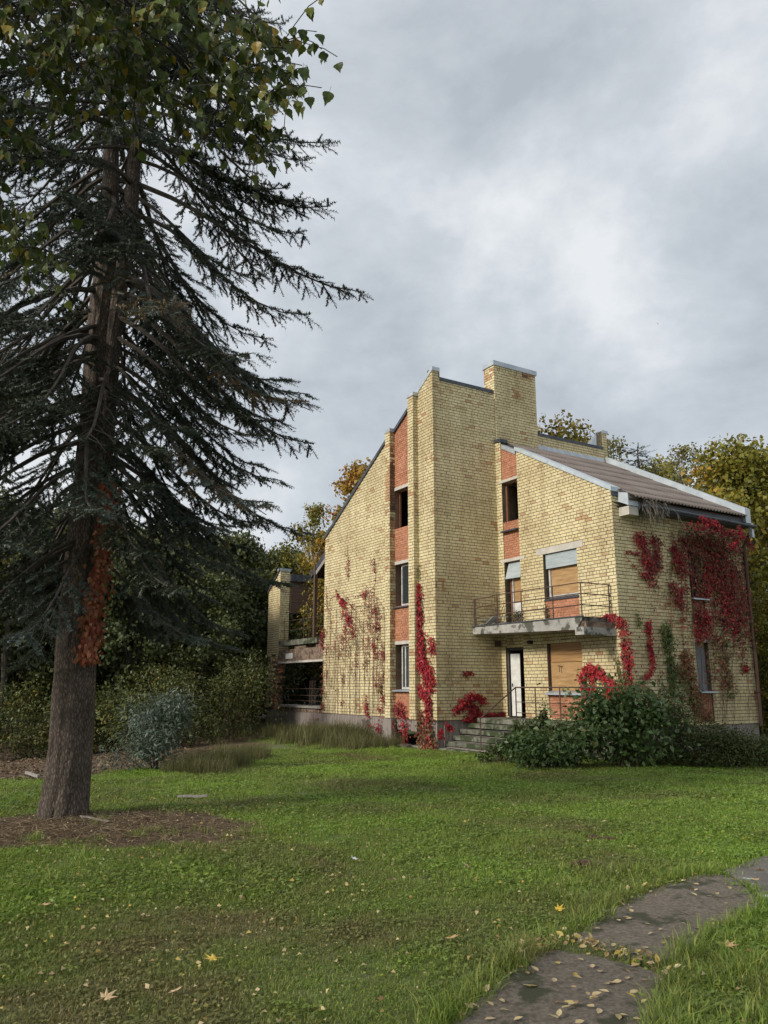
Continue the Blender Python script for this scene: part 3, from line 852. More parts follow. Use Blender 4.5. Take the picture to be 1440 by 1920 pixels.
q = MB(); q.obox((0.04, 2.45, 2.95), (.05, 0, 0), (0, .1, 0), (0, 0, .09)); q.build('vent_box', 'soffit', H)
# side wall windows
q = MB(); q.box(UR - .2, UR - .14, 5.82, 5.88, 1.46, 2.84); q.box(UR - .2, UR - .14, 6.34, 6.40, 1.46, 2.84); q.box(UR - .2, UR - .14, 5.88, 6.34, 2.78, 2.84); w = q.build('window', 'brown_frame', H)
sub(w, 'board', 'board_grey', (UR - .13, UR - .10, 5.81, 6.36, 1.46, 2.85)); sill(w, 'v', 5.76, 6.5, 1.46, UR)
q = MB(); q.box(UR - .2, UR - .14, 5.82, 5.88, 4.2, 5.6); q.box(UR - .2, UR - .14, 6.34, 6.40, 4.2, 5.6); q.box(UR - .2, UR - .14, 6.08, 6.13, 4.2, 5.6); q.box(UR - .2, UR - .14, 5.88, 6.34, 4.9, 4.95); w = q.build('window', 'brown_frame', H)
sub(w, 'pane', 'glass', (UR - .18, UR - .175, 5.88, 6.34, 4.2, 5.6)); sill(w, 'v', 5.76, 6.5, 4.2, UR)

# balcony
BAL = empty('balcony', (0, 0, 0)); BAL.parent = H
q = MB(); q.hexa([(.02, 1.44, 3.22), (4.62, 1.44, 3.10), (4.62, VR, 3.12), (.02, VR, 3.22), (.02, 1.44, 3.445), (4.9, 1.44, 3.445), (4.9, VR - .002, 3.45), (.02, VR - .002, 3.45)])
q.build('slab', 'concrete', BAL)
sub(BAL, 'edge_strip', 'dark_metal', (.02, 4.92, 1.41, 1.46, 3.446, 3.475))
q = MB(); q.box(4.66, 4.98, 1.36, 2.78, 2.95, 3.16); q.build('beam', 'concrete', BAL)
q = MB(); q.box(4.70, 4.94, 1.5, 2.62, 3.165, 3.32); q.build('broken_edge', 'rubble', BAL)
RL = empty('railing', (0, 0, 0)); RL.parent = H
for s in (.10, .16, 1.25, 2.39, 3.73, 4.84):
    q = MB(); q.tube([(s, 1.47, 3.44), (s, 1.47, 4.385 + (0 if s > .5 else -.02))], .018, 6); q.build('post', 'rust', RL)
q = MB(); q.tube([(4.86, 2.54, 3.44), (4.86, 2.54, 4.38)], .018, 6); q.build('post', 'rust', RL)
for z in (4.385, 4.08, 3.77):
    q = MB(); q.tube([(.10, 1.47, z - .03), (.7, 1.47, z - .05 if z > 4.3 else z), (1.25, 1.47, z), (4.84, 1.47, z), (4.86, 2.6, z)], .016, 5); q.build('rail', 'rust', RL)

# porch: landing, steps, handrail
PO = empty('porch', (0, 0, 0)); PO.parent = H
q = MB(); q.box(.02, 6.0, 1.44, VR - .02, .47, .61); q.build('landing', 'mossy', PO)
q = MB(); q.box(2.1, 5.8, 1.75, VR - .02, -.8, .47); q.build('landing_base', 'mossy', PO)
for k, (v1, z1) in enumerate(((1.16, .45), (.86, .28), (.58, .10), (.30, -.07), (.02, -.25))):
    q = MB(); q.hexa([(.02, v1, z1 - .13), (2.1, v1 + .02, z1 - .13), (2.1, v1 + .36, z1 - .13), (.02, v1 + .36, z1 - .13), (.02, v1, z1), (2.1, v1 + .02, z1 - .01), (2.1, v1 + .36, z1 - .01), (.02, v1 + .36, z1)])
    q.build('step', 'mossy', PO)
q = MB(); q.hexa([(.05, .3, -.8), (2.05, .3, -.8), (2.05, 1.5, -.8), (.05, 1.5, -.8), (.05, .3, -.25), (2.05, .3, -.25), (2.05, 1.5, .4), (.05, 1.5, .4)]); q.build('stair_base', 'plinth', PO)
for s in (2.0, 2.85, 3.85, 4.85, 5.85):
    q = MB(); q.tube([(s, 1.46, .58), (s, 1.46, 1.55)], .019, 6); q.build('post', 'rust', PO)
q = MB(); q.tube([(2.0, .1, -.2), (2.0, .1, .68)], .019, 6); q.build('post', 'rust', PO)
q = MB(); q.tube([(2.0, .08, .66), (2.0, 1.46, 1.55), (5.95, 1.46, 1.555)], .02, 6); q.build('handrail', 'rust', PO)
for z in (1.13, .82):
    q = MB(); q.tube([(2.0, 1.46, z), (5.95, 1.46, z - .03)], .012, 5); q.build('rail', 'rust', PO)

# the bricks: the 300 whose faces show largest as single objects, the rest joined wall by wall
def bdist(b):
    s = (b[4] + b[5]) / 2; z = (b[6] + b[7]) / 2
    p_ = wld(s, b[3], z) if b[2] == 'u' else wld(b[3], s, z)
    d = p_ - CAM
    dist = np.linalg.norm(d)
    nn = -V if b[2] == 'u' else U
    return (b[5] - b[4]) * abs(d @ nn) / dist / dist ** 2
full = [b for b in BR if b[1] == 'yellow_brick' and b[7] - b[6] > .078 and b[5] - b[4] > .235 and abs(b[7] - b[8]) < 1e-4]
full.sort(key=bdist, reverse=True)
singles = set(id(b) for b in full[:300])
q = MB(); q.poly([(-.121, 0, -.0405), (.121, 0, -.0405), (.121, -.012, -.0405), (-.121, -.012, -.0405), (-.121, 0, .0405), (.121, 0, .0405), (.121, -.012, .0405), (-.121, -.012, .0405)],
                 [(3, 2, 6, 7), (0, 3, 7, 4), (2, 1, 5, 6), (7, 6, 5, 4), (0, 1, 2, 3)])
brick_me = q.mesh('brick')
groups = {}
for b in BR:
    w, mt, ax, face, s0, s1, z0, h0, h1, ti, pr = b
    if id(b) in singles:
        o = link('brick', brick_me, 'yellow_brick', w)
        if ax == 'u': o.location = ((s0 + s1) / 2, face, (z0 + h0) / 2)
        else:
            o.location = (face, (s0 + s1) / 2, (z0 + h0) / 2); o.rotation_euler = (0, 0, math.pi / 2)
        continue
    q = groups.setdefault((w.name, mt), (w, MB()))[1]
    if ax == 'u':
        q.poly([(s0, face, z0), (s1, face, z0), (s1, face - pr, z0), (s0, face - pr, z0), (s0, face, h0), (s1, face, h1), (s1, face - pr, h1), (s0, face - pr, h0)],
               [(3, 2, 6, 7), (0, 3, 7, 4), (2, 1, 5, 6), (7, 6, 5, 4), (0, 1, 2, 3)], ti)
    else:
        q.poly([(face, s0, z0), (face, s1, z0), (face + pr, s1, z0), (face + pr, s0, z0), (face, s0, h0), (face, s1, h1), (face + pr, s1, h1), (face + pr, s0, h0)],
               [(2, 3, 7, 6), (3, 0, 4, 7), (1, 2, 6, 5), (6, 7, 4, 5), (1, 0, 3, 2)], ti)
for (wn_, mt), (w, q) in groups.items():
    q.build('brickwork', mt, w, kind='stuff')

# ------------------------------------------------------------------ trees
def spline(p0, p1, sag, n, wob, r_):
    p0 = np.asarray(p0, float); p1 = np.asarray(p1, float)
    out = []
    for i in range(n + 1):
        t_ = i / n
        q = p0 + (p1 - p0) * t_
        q[2] += sag * 4 * t_ * (1 - t_)
        if 0 < i < n:
            q = q + np.array([r_.uniform(-1, 1), r_.uniform(-1, 1), r_.uniform(-1, 1)]) * wob
        out.append(q)
    return out

def bark_tube(name, pts, rad, n, parent, mat, seed, amp):
    """a trunk with ridged, uneven bark"""
    r_ = np.random.default_rng(seed)
    m_ = MB(); m_.tube(pts, rad, n)
    v_ = np.array(m_.v); ph = r_.uniform(0, 6.28, 8)
    rows = len(pts)
    for i in range(rows):
        c_ = np.asarray(pts[i], float)
        seg = v_[i * n:(i + 1) * n] - c_
        w_ = np.arange(n) / n * 2 * math.pi
        k = 1 + amp * (np.sin(5 * w_ + ph[0] + i * .13) * .5 + np.sin(11 * w_ + ph[1] - i * .21) * .5 + r_.normal(0, .5, n))
        v_[i * n:(i + 1) * n] = c_ + seg * k[:, None]
    m_.v = [tuple(q) for q in v_]
    return m_.build(name, mat, parent, smooth=False)

# needle twig: a short brush of needles along +x, unit length
def twig_proto(n_needles, r_):
    V_, T_ = [], []
    for i in range(n_needles):
        t_ = (i + .5) / n_needles
        w_ = r_.uniform(0, 2 * math.pi)
        d = np.array([.55 + .3 * t_, math.cos(w_) * .8, math.sin(w_) * .8]); d /= np.linalg.norm(d)
        L = .115 * (1 - .25 * t_) * r_.uniform(.8, 1.2)
        b_ = np.array([t_, 0, 0]); sd = np.cross(d, [0.3, .5, 1.0]); sd /= np.linalg.norm(sd)
        V_ += [b_ - sd * .021, b_ + sd * .021, b_ + d * L * 1.0]
    return np.array(V_)
_r = random.Random(3)
TW = [twig_proto(46, _r) for _ in range(4)]
def stamp_twigs(base, dirs, length, tint):
    """place a needle brush at each base point along dirs; returns verts, tri faces, tints"""
    VV, TT = [], []
    dirs = unit(dirs)
    side = unit(np.cross(dirs, np.array([0, 0, 1.0]) + nrg.normal(0, .15, dirs.shape)))
    up_ = np.cross(side, dirs)
    pick = nrg.integers(0, len(TW), len(base))
    for k, P in enumerate(TW):
        s_ = pick == k
        if not s_.any(): continue
        L = length[s_][:, None, None]
        th = .5 * np.ones_like(L) * (L / .27) ** .5          # needle length hardly grows with the twig
        v_ = base[s_][:, None] + dirs[s_][:, None] * P[None, :, 0:1] * L + side[s_][:, None] * P[None, :, 1:2] * th + up_[s_][:, None] * P[None, :, 2:3] * th
        VV.append(v_.reshape(-1, 3)); TT.append(np.repeat(tint[s_], P.shape[0] // 3))
    VV = np.concatenate(VV); TT = np.concatenate(TT)
    return VV, np.arange(len(VV)).reshape(-1, 3), TT

def conifer(name, base, stems, z_lo, z_hi, n_br, len_f, droop, seed, bare=.3, tw_len=.27, step=.12, spread=.55, label=None, group=None, trunk_n=26, tint_lo=.0, tint_hi=.85, mat='bark', trunk_r=.29, hang=.0):
    r_ = random.Random(seed)
    T = empty(name, base, label=label, cat='tree', group=group)
    for (x0, x1, za, zb, ra, rb) in stems:
        k = max(10, int((zb - za) / .22))
        pts, rad = [], []
        for i in range(k + 1):
            t_ = i / k; z = za + (zb - za) * t_
            x = x0 + (x1 - x0) * float(sst(.25, .75, t_))
            pts.append((x + .02 * math.sin(z * 1.7), .015 * math.sin(z * 2.3 + 1), z))
            rr_ = ra + (rb - ra) * t_
            if z < .7: rr_ *= 1 + .16 * (1 - max(z, 0) / .7) ** 2
            rad.append(rr_)
        bark_tube('trunk', pts, rad, trunk_n, T, mat, seed + int(za * 7), .045)
    wood = MB()
    B_, D_, L_, TI = [], [], [], []
    for k in range(n_br):
        t_ = (k + r_.random()) / n_br
        z = z_lo + (z_hi - z_lo) * t_
        st = stems[r_.randrange(len(stems))]
        if not (st[2] <= z <= st[3]): st = stems[0]
        tt = (z - st[2]) / (st[3] - st[2])
        x = st[0] + (st[1] - st[0]) * float(sst(.25, .75, tt))
        az = r_.uniform(0, 2 * math.pi)
        L = len_f(z) * r_.uniform(.72, 1.12)
        p_ = np.array([x, 0, z]); pts = [p_.copy()]
        nseg = 9
        wob = r_.uniform(-.25, .25)
        for i in range(nseg):
            s_ = (i + .5) / nseg
            el = droop(z) * (.35 + 1.0 * math.sin(math.pi * min(1, s_ * 1.05)) ** .8) + (.35 * max(0, s_ - .7))
            a2 = az + wob * s_ + r_.uniform(-.06, .06)
            d = np.array([math.cos(a2) * math.cos(el), math.sin(a2) * math.cos(el), math.sin(el)])
            p_ = p_ + d * L / nseg
            pts.append(p_.copy())
        rad = [max(.006, .034 * (L / 3.5) * (1 - i / nseg) ** .8 + .004) for i in range(nseg + 1)]
        wood.tube(pts, rad, 5, cap=False)
        # side shoots
        s_ = bare * r_.uniform(.7, 1.2); sgn = 1
        tone = min(.98, max(0, r_.gauss((tint_lo + tint_hi) / 2, (tint_hi - tint_lo) * .33)))
        if r_.random() < .04: tone = 1.0
        dead = r_.random() < .09
        while s_ < 1.0:
            f_ = s_ * nseg; i = min(nseg - 1, int(f_))
            b_ = pts[i] + (pts[i + 1] - pts[i]) * (f_ - i)
            d0 = unit(pts[i + 1] - pts[i])
            sd = unit(np.cross(d0, [0, 0, 1.0]))
            l2 = spread * L * (1.02 - s_) * r_.uniform(.5, 1.0) * .55 + .22
            d = unit(d0 * r_.uniform(.5, .9) + sd * sgn * r_.uniform(.5, 1.0) + np.array([0, 0, -r_.uniform(.05, .35) - hang]))
            ns = max(1, int(l2 / (tw_len * .62)))
            q = b_.copy(); sp_ = [q.copy()]
            for j in range(ns):
                dd = unit(d + np.array([r_.uniform(-.25, .25), r_.uniform(-.25, .25), r_.uniform(-.3, .12) - hang * j * .25]))
                if not dead and (j > 0 or s_ > .55 or ns < 3):
                    B_.append(q.copy()); D_.append(dd); L_.append(tw_len * r_.uniform(.8, 1.25)); TI.append(tone + r_.gauss(0, .08))
                    for _ in range(r_.choice((1, 2, 2, 3)) if tw_len < .4 else 1):
                        e_ = unit(dd + unit(np.cross(dd, [0, 0, 1.0])) * r_.choice((-1, 1)) * r_.uniform(.5, 1))
                        B_.append(q + dd * .05); D_.append(e_); L_.append(tw_len * r_.uniform(.55, .95)); TI.append(tone + r_.gauss(0, .08))
                q = q + dd * l2 / ns
                sp_.append(q.copy())
            if l2 > .3: wood.tube(sp_, [.007] * len(sp_), 3, cap=False)
            sgn = -sgn; s_ += step / L * r_.uniform(.7, 1.3)
        B_.append(pts[-2]); D_.append(pts[-1] - pts[-2]); L_.append(tw_len * 1.2); TI.append(tone)
    wood.build('branches', 'dark_bark', T, kind='stuff')
    vv, ff, tt = stamp_twigs(np.array(B_), np.array(D_), np.array(L_), np.clip(np.array(TI), 0, 1))
    link('crown', np_mesh('crown', vv, ff, tt), 'needle', T, kind='stuff')
    return T
def sp_len(z):
    return float(np.interp(z, [2.5, 4, 6, 8, 10, 12, 17], [2.2, 2.8, 3.55, 4.0, 3.5, 3.0, .6]))
spruce = conifer('spruce_tree', (-4.09, 10.6, 0), [(0, -.02, -.3, 8.0, .275, .15), (.13, .33, -.3, 16.0, .17, .05), (-.05, -.20, 5.0, 17.0, .15, .05)],
                 3.2, 16.8, 262, sp_len, lambda z: -.60 if z < 9 else -.42, 5, label='tall dark spruce with a thick bare twin trunk on the lawn edge', trunk_n=40, bare=.33, step=.10, spread=.42)

# broadleaf trees
def broadleaf(name, base, Ht, R, crown_lo, seed, mat, nleaf, leaf, bark='dark_bark', label=None, group=None, clumps=70, squash=1.0, top_bias=0.0, tint=(0, 1), open_=.55, cat='tree'):
    r_ = np.random.default_rng(seed)
    T = empty(name, base, label=label, cat=cat, group=group)
    m_ = MB()
    rr = random.Random(seed)
    trunk_top = Ht * .82
    pts = spline((0, 0, -.4), (rr.uniform(-.4, .4), rr.uniform(-.4, .4), trunk_top), 0, 8, .06 * Ht / 10, rr)
    r0 = Ht * .017 + .02
    m_.tube(pts, [r0 * (1 - .85 * i / 8) for i in range(9)], 8)
    cs = []
    for k in range(clumps):
        h = crown_lo + (1 - crown_lo) * r_.random() ** (1 - top_bias * .5)
        prof = math.sin(math.pi * min(1, max(0.03, (h - crown_lo) / (1 - crown_lo))) ** .75) ** .65
        a_ = r_.uniform(0, 2 * math.pi)
        d = R * prof * (r_.random() ** .45) * r_.uniform(.75, 1.12)
        cs.append((math.cos(a_) * d, math.sin(a_) * d, h * Ht))
    cs = np.array(cs)
    for c_ in cs[::2]:
        zb = max(.12 * Ht, c_[2] - np.hypot(c_[0], c_[1]) * rr.uniform(.6, 1.1))
        i = min(7, int(zb / trunk_top * 8)); b_ = pts[i]
        m_.tube(spline(b_, c_, .05 * np.linalg.norm(c_ - b_), 4, .06, rr), [r0 * .38, r0 * .28, r0 * .2, r0 * .12, .008], 4, cap=False)
    m_.build('trunk', bark, T)
    per = nleaf // clumps
    C_ = np.repeat(cs, per, 0)
    rad = np.repeat(R * r_.uniform(.16, .30, clumps), per)[:, None]
    off = unit(r_.normal(size=C_.shape)) * (r_.random((len(C_), 1)) ** open_) * rad * np.array([1.15, 1.15, .8 * squash])
    P = C_ + off
    nor = unit(off + np.array([0, 0, .5]) * rad + r_.normal(0, .5, C_.shape) * rad)
    ax = unit(r_.normal(size=C_.shape) + np.array([0, 0, -.6]))
    Lf = leaf * r_.uniform(.7, 1.3, len(P))
    vv, ff = leaf_quads(P, ax, nor, Lf, Lf * .75)
    tn = np.clip(np.repeat(r_.normal((tint[0] + tint[1]) / 2, (tint[1] - tint[0]) * .28, clumps), per) + r_.normal(0, .12, len(P)), 0, 1)
    link('crown', np_mesh('crown', vv, ff, tn), mat, T, kind='stuff')
    return T
def replant(src, at, s, rz, label, group=None, sz=None):
    o = copy_tree(src)
    o.location = at; o.scale = (s, s, sz or s); o.rotation_euler = (0, 0, rz)
    o['label'] = label
    if group: o['group'] = group
    elif 'group' in o: del o['group']
    return o
def P_(x, y, dz=0.0):
    return (x, y, float(gz(x, y)) + dz)
def xt(px, y):
    return (px - 720) / 1512.0 * y
# right-hand background
maple = broadleaf('maple_tree', P_(xt(1425, 33), 33), 11.8, 5.2, .08, 21, 'leaf_yellowgreen', 26000, .20, label='big yellow green maple beside the downpipe end of the house', clumps=150, tint=(.05, .75))
broadleaf('maple_tree', P_(xt(1068, 44), 44), 17.4, 4.6, .35, 22, 'leaf_orange', 12000, .24, label='round orange green tree crown rising behind the roof parapet', clumps=90, tint=(-.2, .6))
birch = broadleaf('birch_tree', P_(xt(1172, 47), 47), 16.8, 3.4, .3, 23, 'leaf_pale', 9000, .17, 'birch_bark', label='pale thin birch behind the roof next to the dark conifer', clumps=120, open_=.8)
cf = conifer('conifer_tree', P_(xt(1228, 40), 40), [(0, 0, -.5, 14.3, .22, .03)], 3.0, 14.2, 130, lambda z: float(np.interp(z, [1, 8, 12, 14], [2.4, 2.2, 1.3, .3])), lambda z: .1, 9, bare=.1,
             tw_len=.6, step=.2, label='dark pointed conifer behind the corrugated roof', trunk_n=8, tint_lo=.1, tint_hi=.6, mat='dark_bark')
replant(birch, P_(xt(1325, 43), 43), .98, 1.9, 'pale yellow birch between the conifer and the big maple', sz=.9)
replant(maple, P_(xt(1265, 50), 50), 1.05, 2.2, 'yellow maple far behind the roof slope', sz=1.32)
replant(maple, P_(xt(1500, 40), 40), 1.1, 4.0, 'yellow green maple behind the big maple, cut by the picture edge', sz=1.12)
replant(maple, P_(xt(1480, 27), 27), .42, 1.0, 'small yellow maple sapling at the house corner by the downpipe')
# behind the left gable and seen through the loggia
yl = broadleaf('maple_tree', P_(xt(672, 43), 43), 14.0, 2.9, .2, 31, 'leaf_orange', 12000, .20, label='orange yellow tree behind the sloping left gable', clumps=110, tint=(.1, .9), open_=.75)
broadleaf('birch_tree', P_(xt(588, 46), 46), 12.2, 2.6, .2, 32, 'leaf_yellowgreen', 9000, .17, 'birch_bark', label='yellow green birch between the gable and the ruined wing', clumps=110, tint=(.1, .8), open_=.8)
replant(yl, P_(xt(590, 49), 49), .75, 2.5, 'yellow tree seen through the lower loggia opening')
# the dark wood on the left
GW = 'trees of the dark wood'
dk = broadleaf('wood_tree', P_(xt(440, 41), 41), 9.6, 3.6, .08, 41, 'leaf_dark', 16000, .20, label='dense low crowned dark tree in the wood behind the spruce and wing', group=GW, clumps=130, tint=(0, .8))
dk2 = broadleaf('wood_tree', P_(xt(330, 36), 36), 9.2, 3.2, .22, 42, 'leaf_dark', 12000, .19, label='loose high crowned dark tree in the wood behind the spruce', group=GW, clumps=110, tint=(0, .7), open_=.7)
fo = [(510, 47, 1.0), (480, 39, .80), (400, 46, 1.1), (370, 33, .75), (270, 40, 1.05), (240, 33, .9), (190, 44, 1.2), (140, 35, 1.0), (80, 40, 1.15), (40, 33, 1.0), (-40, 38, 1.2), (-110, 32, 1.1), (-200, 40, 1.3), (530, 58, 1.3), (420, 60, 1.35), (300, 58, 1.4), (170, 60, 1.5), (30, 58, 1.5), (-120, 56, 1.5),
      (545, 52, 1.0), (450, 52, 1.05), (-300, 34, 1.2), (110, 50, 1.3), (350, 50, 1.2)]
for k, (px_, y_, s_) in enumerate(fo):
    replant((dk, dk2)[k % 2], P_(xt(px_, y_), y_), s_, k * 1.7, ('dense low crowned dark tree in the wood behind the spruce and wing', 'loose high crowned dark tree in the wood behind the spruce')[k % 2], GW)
replant(birch, P_(xt(455, 62), 62), .72, .6, 'pale tree top above the dark wood by the ruined wing')
replant(yl, P_(xt(540, 64), 64), .78, 1.2, 'yellowish tree top above the wood, left of the ruined pier')
for k, (px_, y_) in enumerate(((6, 31), (34, 33))):
    o = MB(); rr = random.Random(60 + k)
    T = empty('bare_trunk_tree', P_(xt(px_, y_), y_), label='slim straight tree trunk at the wood edge, left of the spruce', cat='tree', group='slim trunks at the wood edge')
    o.tube(spline((0, 0, -.3), (rr.uniform(-.2, .2), 0, 7.5), 0, 8, .05, rr), [.14 - .01 * i for i in range(9)], 8); o.build('trunk', 'dark_bark', T)
    q = broadleaf('crown_tmp', (0, 0, 0), 8, 1.6, .6, 70 + k, 'leaf_dark', 1500, .15, clumps=30)
    for ch in list(q.children):
        if ch.name.startswith('crown'): ch.parent = T
        else: bpy.data.objects.remove(ch)
    bpy.data.objects.remove(q)

# ------------------------------------------------------------------ shrubs and weeds
def shrub(name, base, size, nleaf, leaf, mat, seed, label, group=None, stems=14, tint=(0, 1), wratio=.5, cat='shrub', lobes=26, hang=0.):
    r_ = np.random.default_rng(seed); rr = random.Random(seed)
    T = empty(name, base, label=label, cat=cat, group=group)
    sx, sy, sz = size
    cs = []
    for k in range(lobes):
        a_ = r_.uniform(0, 2 * math.pi); d = r_.random() ** .6; h = r_.uniform(.12, .97)
        w_ = (1 - .55 * h ** 2)
        cs.append((math.cos(a_) * d * sx * w_, math.sin(a_) * d * sy * w_, h * sz))
    for k in range(max(3, lobes // 6)):                     # shoots that rise above the rest
        a_ = r_.uniform(0, 2 * math.pi); d = r_.random() * .8; hh = r_.uniform(.95, 1.3)
        for j in (0, .12, .24): cs.append((math.cos(a_) * d * sx, math.sin(a_) * d * sy, (hh - j) * sz))
    lobes = len(cs)
    cs = np.array(cs)
    m_ = MB()
    for c_ in cs[::max(1, len(cs) // stems)]:
        m_.tube(spline((c_[0] * .2, c_[1] * .2, -.1), c_ + np.array([0, 0, .1 * sz]), .06, 4, .04, rr), [.014, .011, .008, .006, .004], 4, cap=False)
    m_.build('stems', 'stem', T, kind='stuff')
    per = nleaf // lobes
    C_ = np.repeat(cs, per, 0)
    off = r_.normal(size=C_.shape) * np.array([sx, sy, sz * .7]) * np.repeat(r_.uniform(.09, .27, lobes), per)[:, None]
    P = C_ + off; P[:, 2] = np.abs(P[:, 2]) + .02
    nor = unit(off + np.array([0, 0, .35 * sz]) + r_.normal(0, .25, P.shape))
    ax = unit(np.stack([off[:, 0], off[:, 1], off[:, 2] * .3 - .15 * sz], 1) + r_.normal(0, .3, P.shape) * sx)
    Lf = leaf * r_.uniform(.6, 1.3, len(P))
    vv, ff = leaf_quads(P, ax, nor, Lf, Lf * wratio)
    tn = np.clip(np.repeat(r_.normal(sum(tint) / 2, (tint[1] - tint[0]) * .2, lobes), per) + r_.normal(0, .16, len(P)), 0, 1)
    link('foliage', np_mesh('foliage', vv, ff, tn), mat, T, kind='stuff')
    return T
b_ = ground((280, 1447))
shrub('willow_bush', (b_[0], b_[1] + .5, b_[2]), (1.1, .85, 1.3), 6500, .11, 'leaf_silver', 84, 'round silvery grey green bush at the edge of the dark wood', wratio=.3, tint=(0, .9), lobes=24)
b_ = ground((1165, 1447))
shrub('leafy_bush', (b_[0] + .25, b_[1] + 1.3, b_[2]), (1.4, 1.0, 1.3), 5200, .15, 'leaf_bush', 82, 'large glossy dark green bush in front of the house corner', wratio=.6, tint=(0, .9), lobes=46)
shrub('leafy_bush', P_(3.45, 18.9), (.85, .7, .7), 3000, .11, 'leaf_bush', 83, 'low dark bush between the porch steps and the large bush', wratio=.55, tint=(.0, .7), lobes=22)
for k, (px_, y_, sx, sz, lab) in enumerate(((1300, 19.6, 1.1, .78, 'low dark weed thicket right of the large bush'), (1365, 19.4, 1.1, .6, 'low dark weed thicket below the creeper wall'), (1440, 19.0, 1.2, .55, 'low dark weed thicket at the picture edge by the side wall'), (1250, 20.4, .9, 1.35, 'dark upright shrub against the side wall beside the large bush'))):
    shrub('weed_thicket', P_(xt(px_, y_), y_), (sx, .8, sz), 4200, .07, 'leaf_weed', 90 + k, lab, tint=(0, .8), lobes=36)
for k, (px_, y_, sx, sz, lab) in enumerate(((985, 20.7, .42, .75, 'light green weed growing at the porch stair side'), (1015, 20.9, .3, 1.05, 'tall light green nettle in front of the porch landing'), (1060, 19.9, .5, .7, 'low leafy weed below the boarded window'), (930, 20.6, .5, .35, 'flat weed clump at the foot of the porch steps'))):
    shrub('leafy_weed', P_(xt(px_, y_), y_), (sx, sx, sz), 900, .09, 'leaf_weed', 100 + k, lab, tint=(0, .8), lobes=14, cat='weed')
for k, (px_, y_, sx, sz) in enumerate(((430, 30, 1.4, 2.0), (360, 28.5, 1.2, 1.8), (470, 33, 1.4, 2.6), (390, 33, 1.6, 2.4), (200, 29, 1.5, 1.6), (120, 28, 1.5, 1.5), (60, 30, 1.6, 1.9), (310, 31, 1.4, 2.4), (255, 27, 1.2, 1.5), (-10, 27, 1.6, 1.6))):
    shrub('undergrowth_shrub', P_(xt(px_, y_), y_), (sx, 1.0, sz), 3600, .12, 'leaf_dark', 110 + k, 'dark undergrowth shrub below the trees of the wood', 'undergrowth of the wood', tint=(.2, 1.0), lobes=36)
# yellow climbing shrub in the ruined loggia
q = wld(-11.5, 7.5, -.6)
shrub('yellow_shrub', tuple(q), (2.6, 1.5, 4.2), 5000, .14, 'leaf_yellowgreen', 132, 'big yellow shrub seen through the lower loggia opening', tint=(.0, 1), lobes=50, wratio=.7)
for k_, (px_, y_) in enumerate(((575, 54), (600, 57), (640, 60))): replant((dk, dk2)[0], P_(xt(px_, y_), y_), 1.1, k_ * 2.0 + .4, 'dense low crowned dark tree in the wood behind the spruce and wing', GW)
q = wld(-15, 9, -.6)
shrub('dark_shrub', tuple(q), (2.6, 1.5, 5), 4000, .14, 'leaf_dark', 133, 'dark shrub behind the ruined pier of the wing', tint=(.3, 1), lobes=50, wratio=.7)
q = wld(-10.2, 1.0, 3.5)
shrub('loggia_shrub', tuple(q), (1.0, .8, 2.6), 1500, .12, 'leaf_yellowgreen', 130, 'yellow leaved sapling growing in the upper loggia', tint=(.4, 1), lobes=26, wratio=.7)
q = wld(-9.6, 1.6, 3.5)
shrub('loggia_shrub', tuple(q), (1.9, .8, 1.0), 2200, .10, 'leaf_weed', 131, 'green growth behind the rusty upper loggia railing', tint=(.3, 1), lobes=26, wratio=.7)

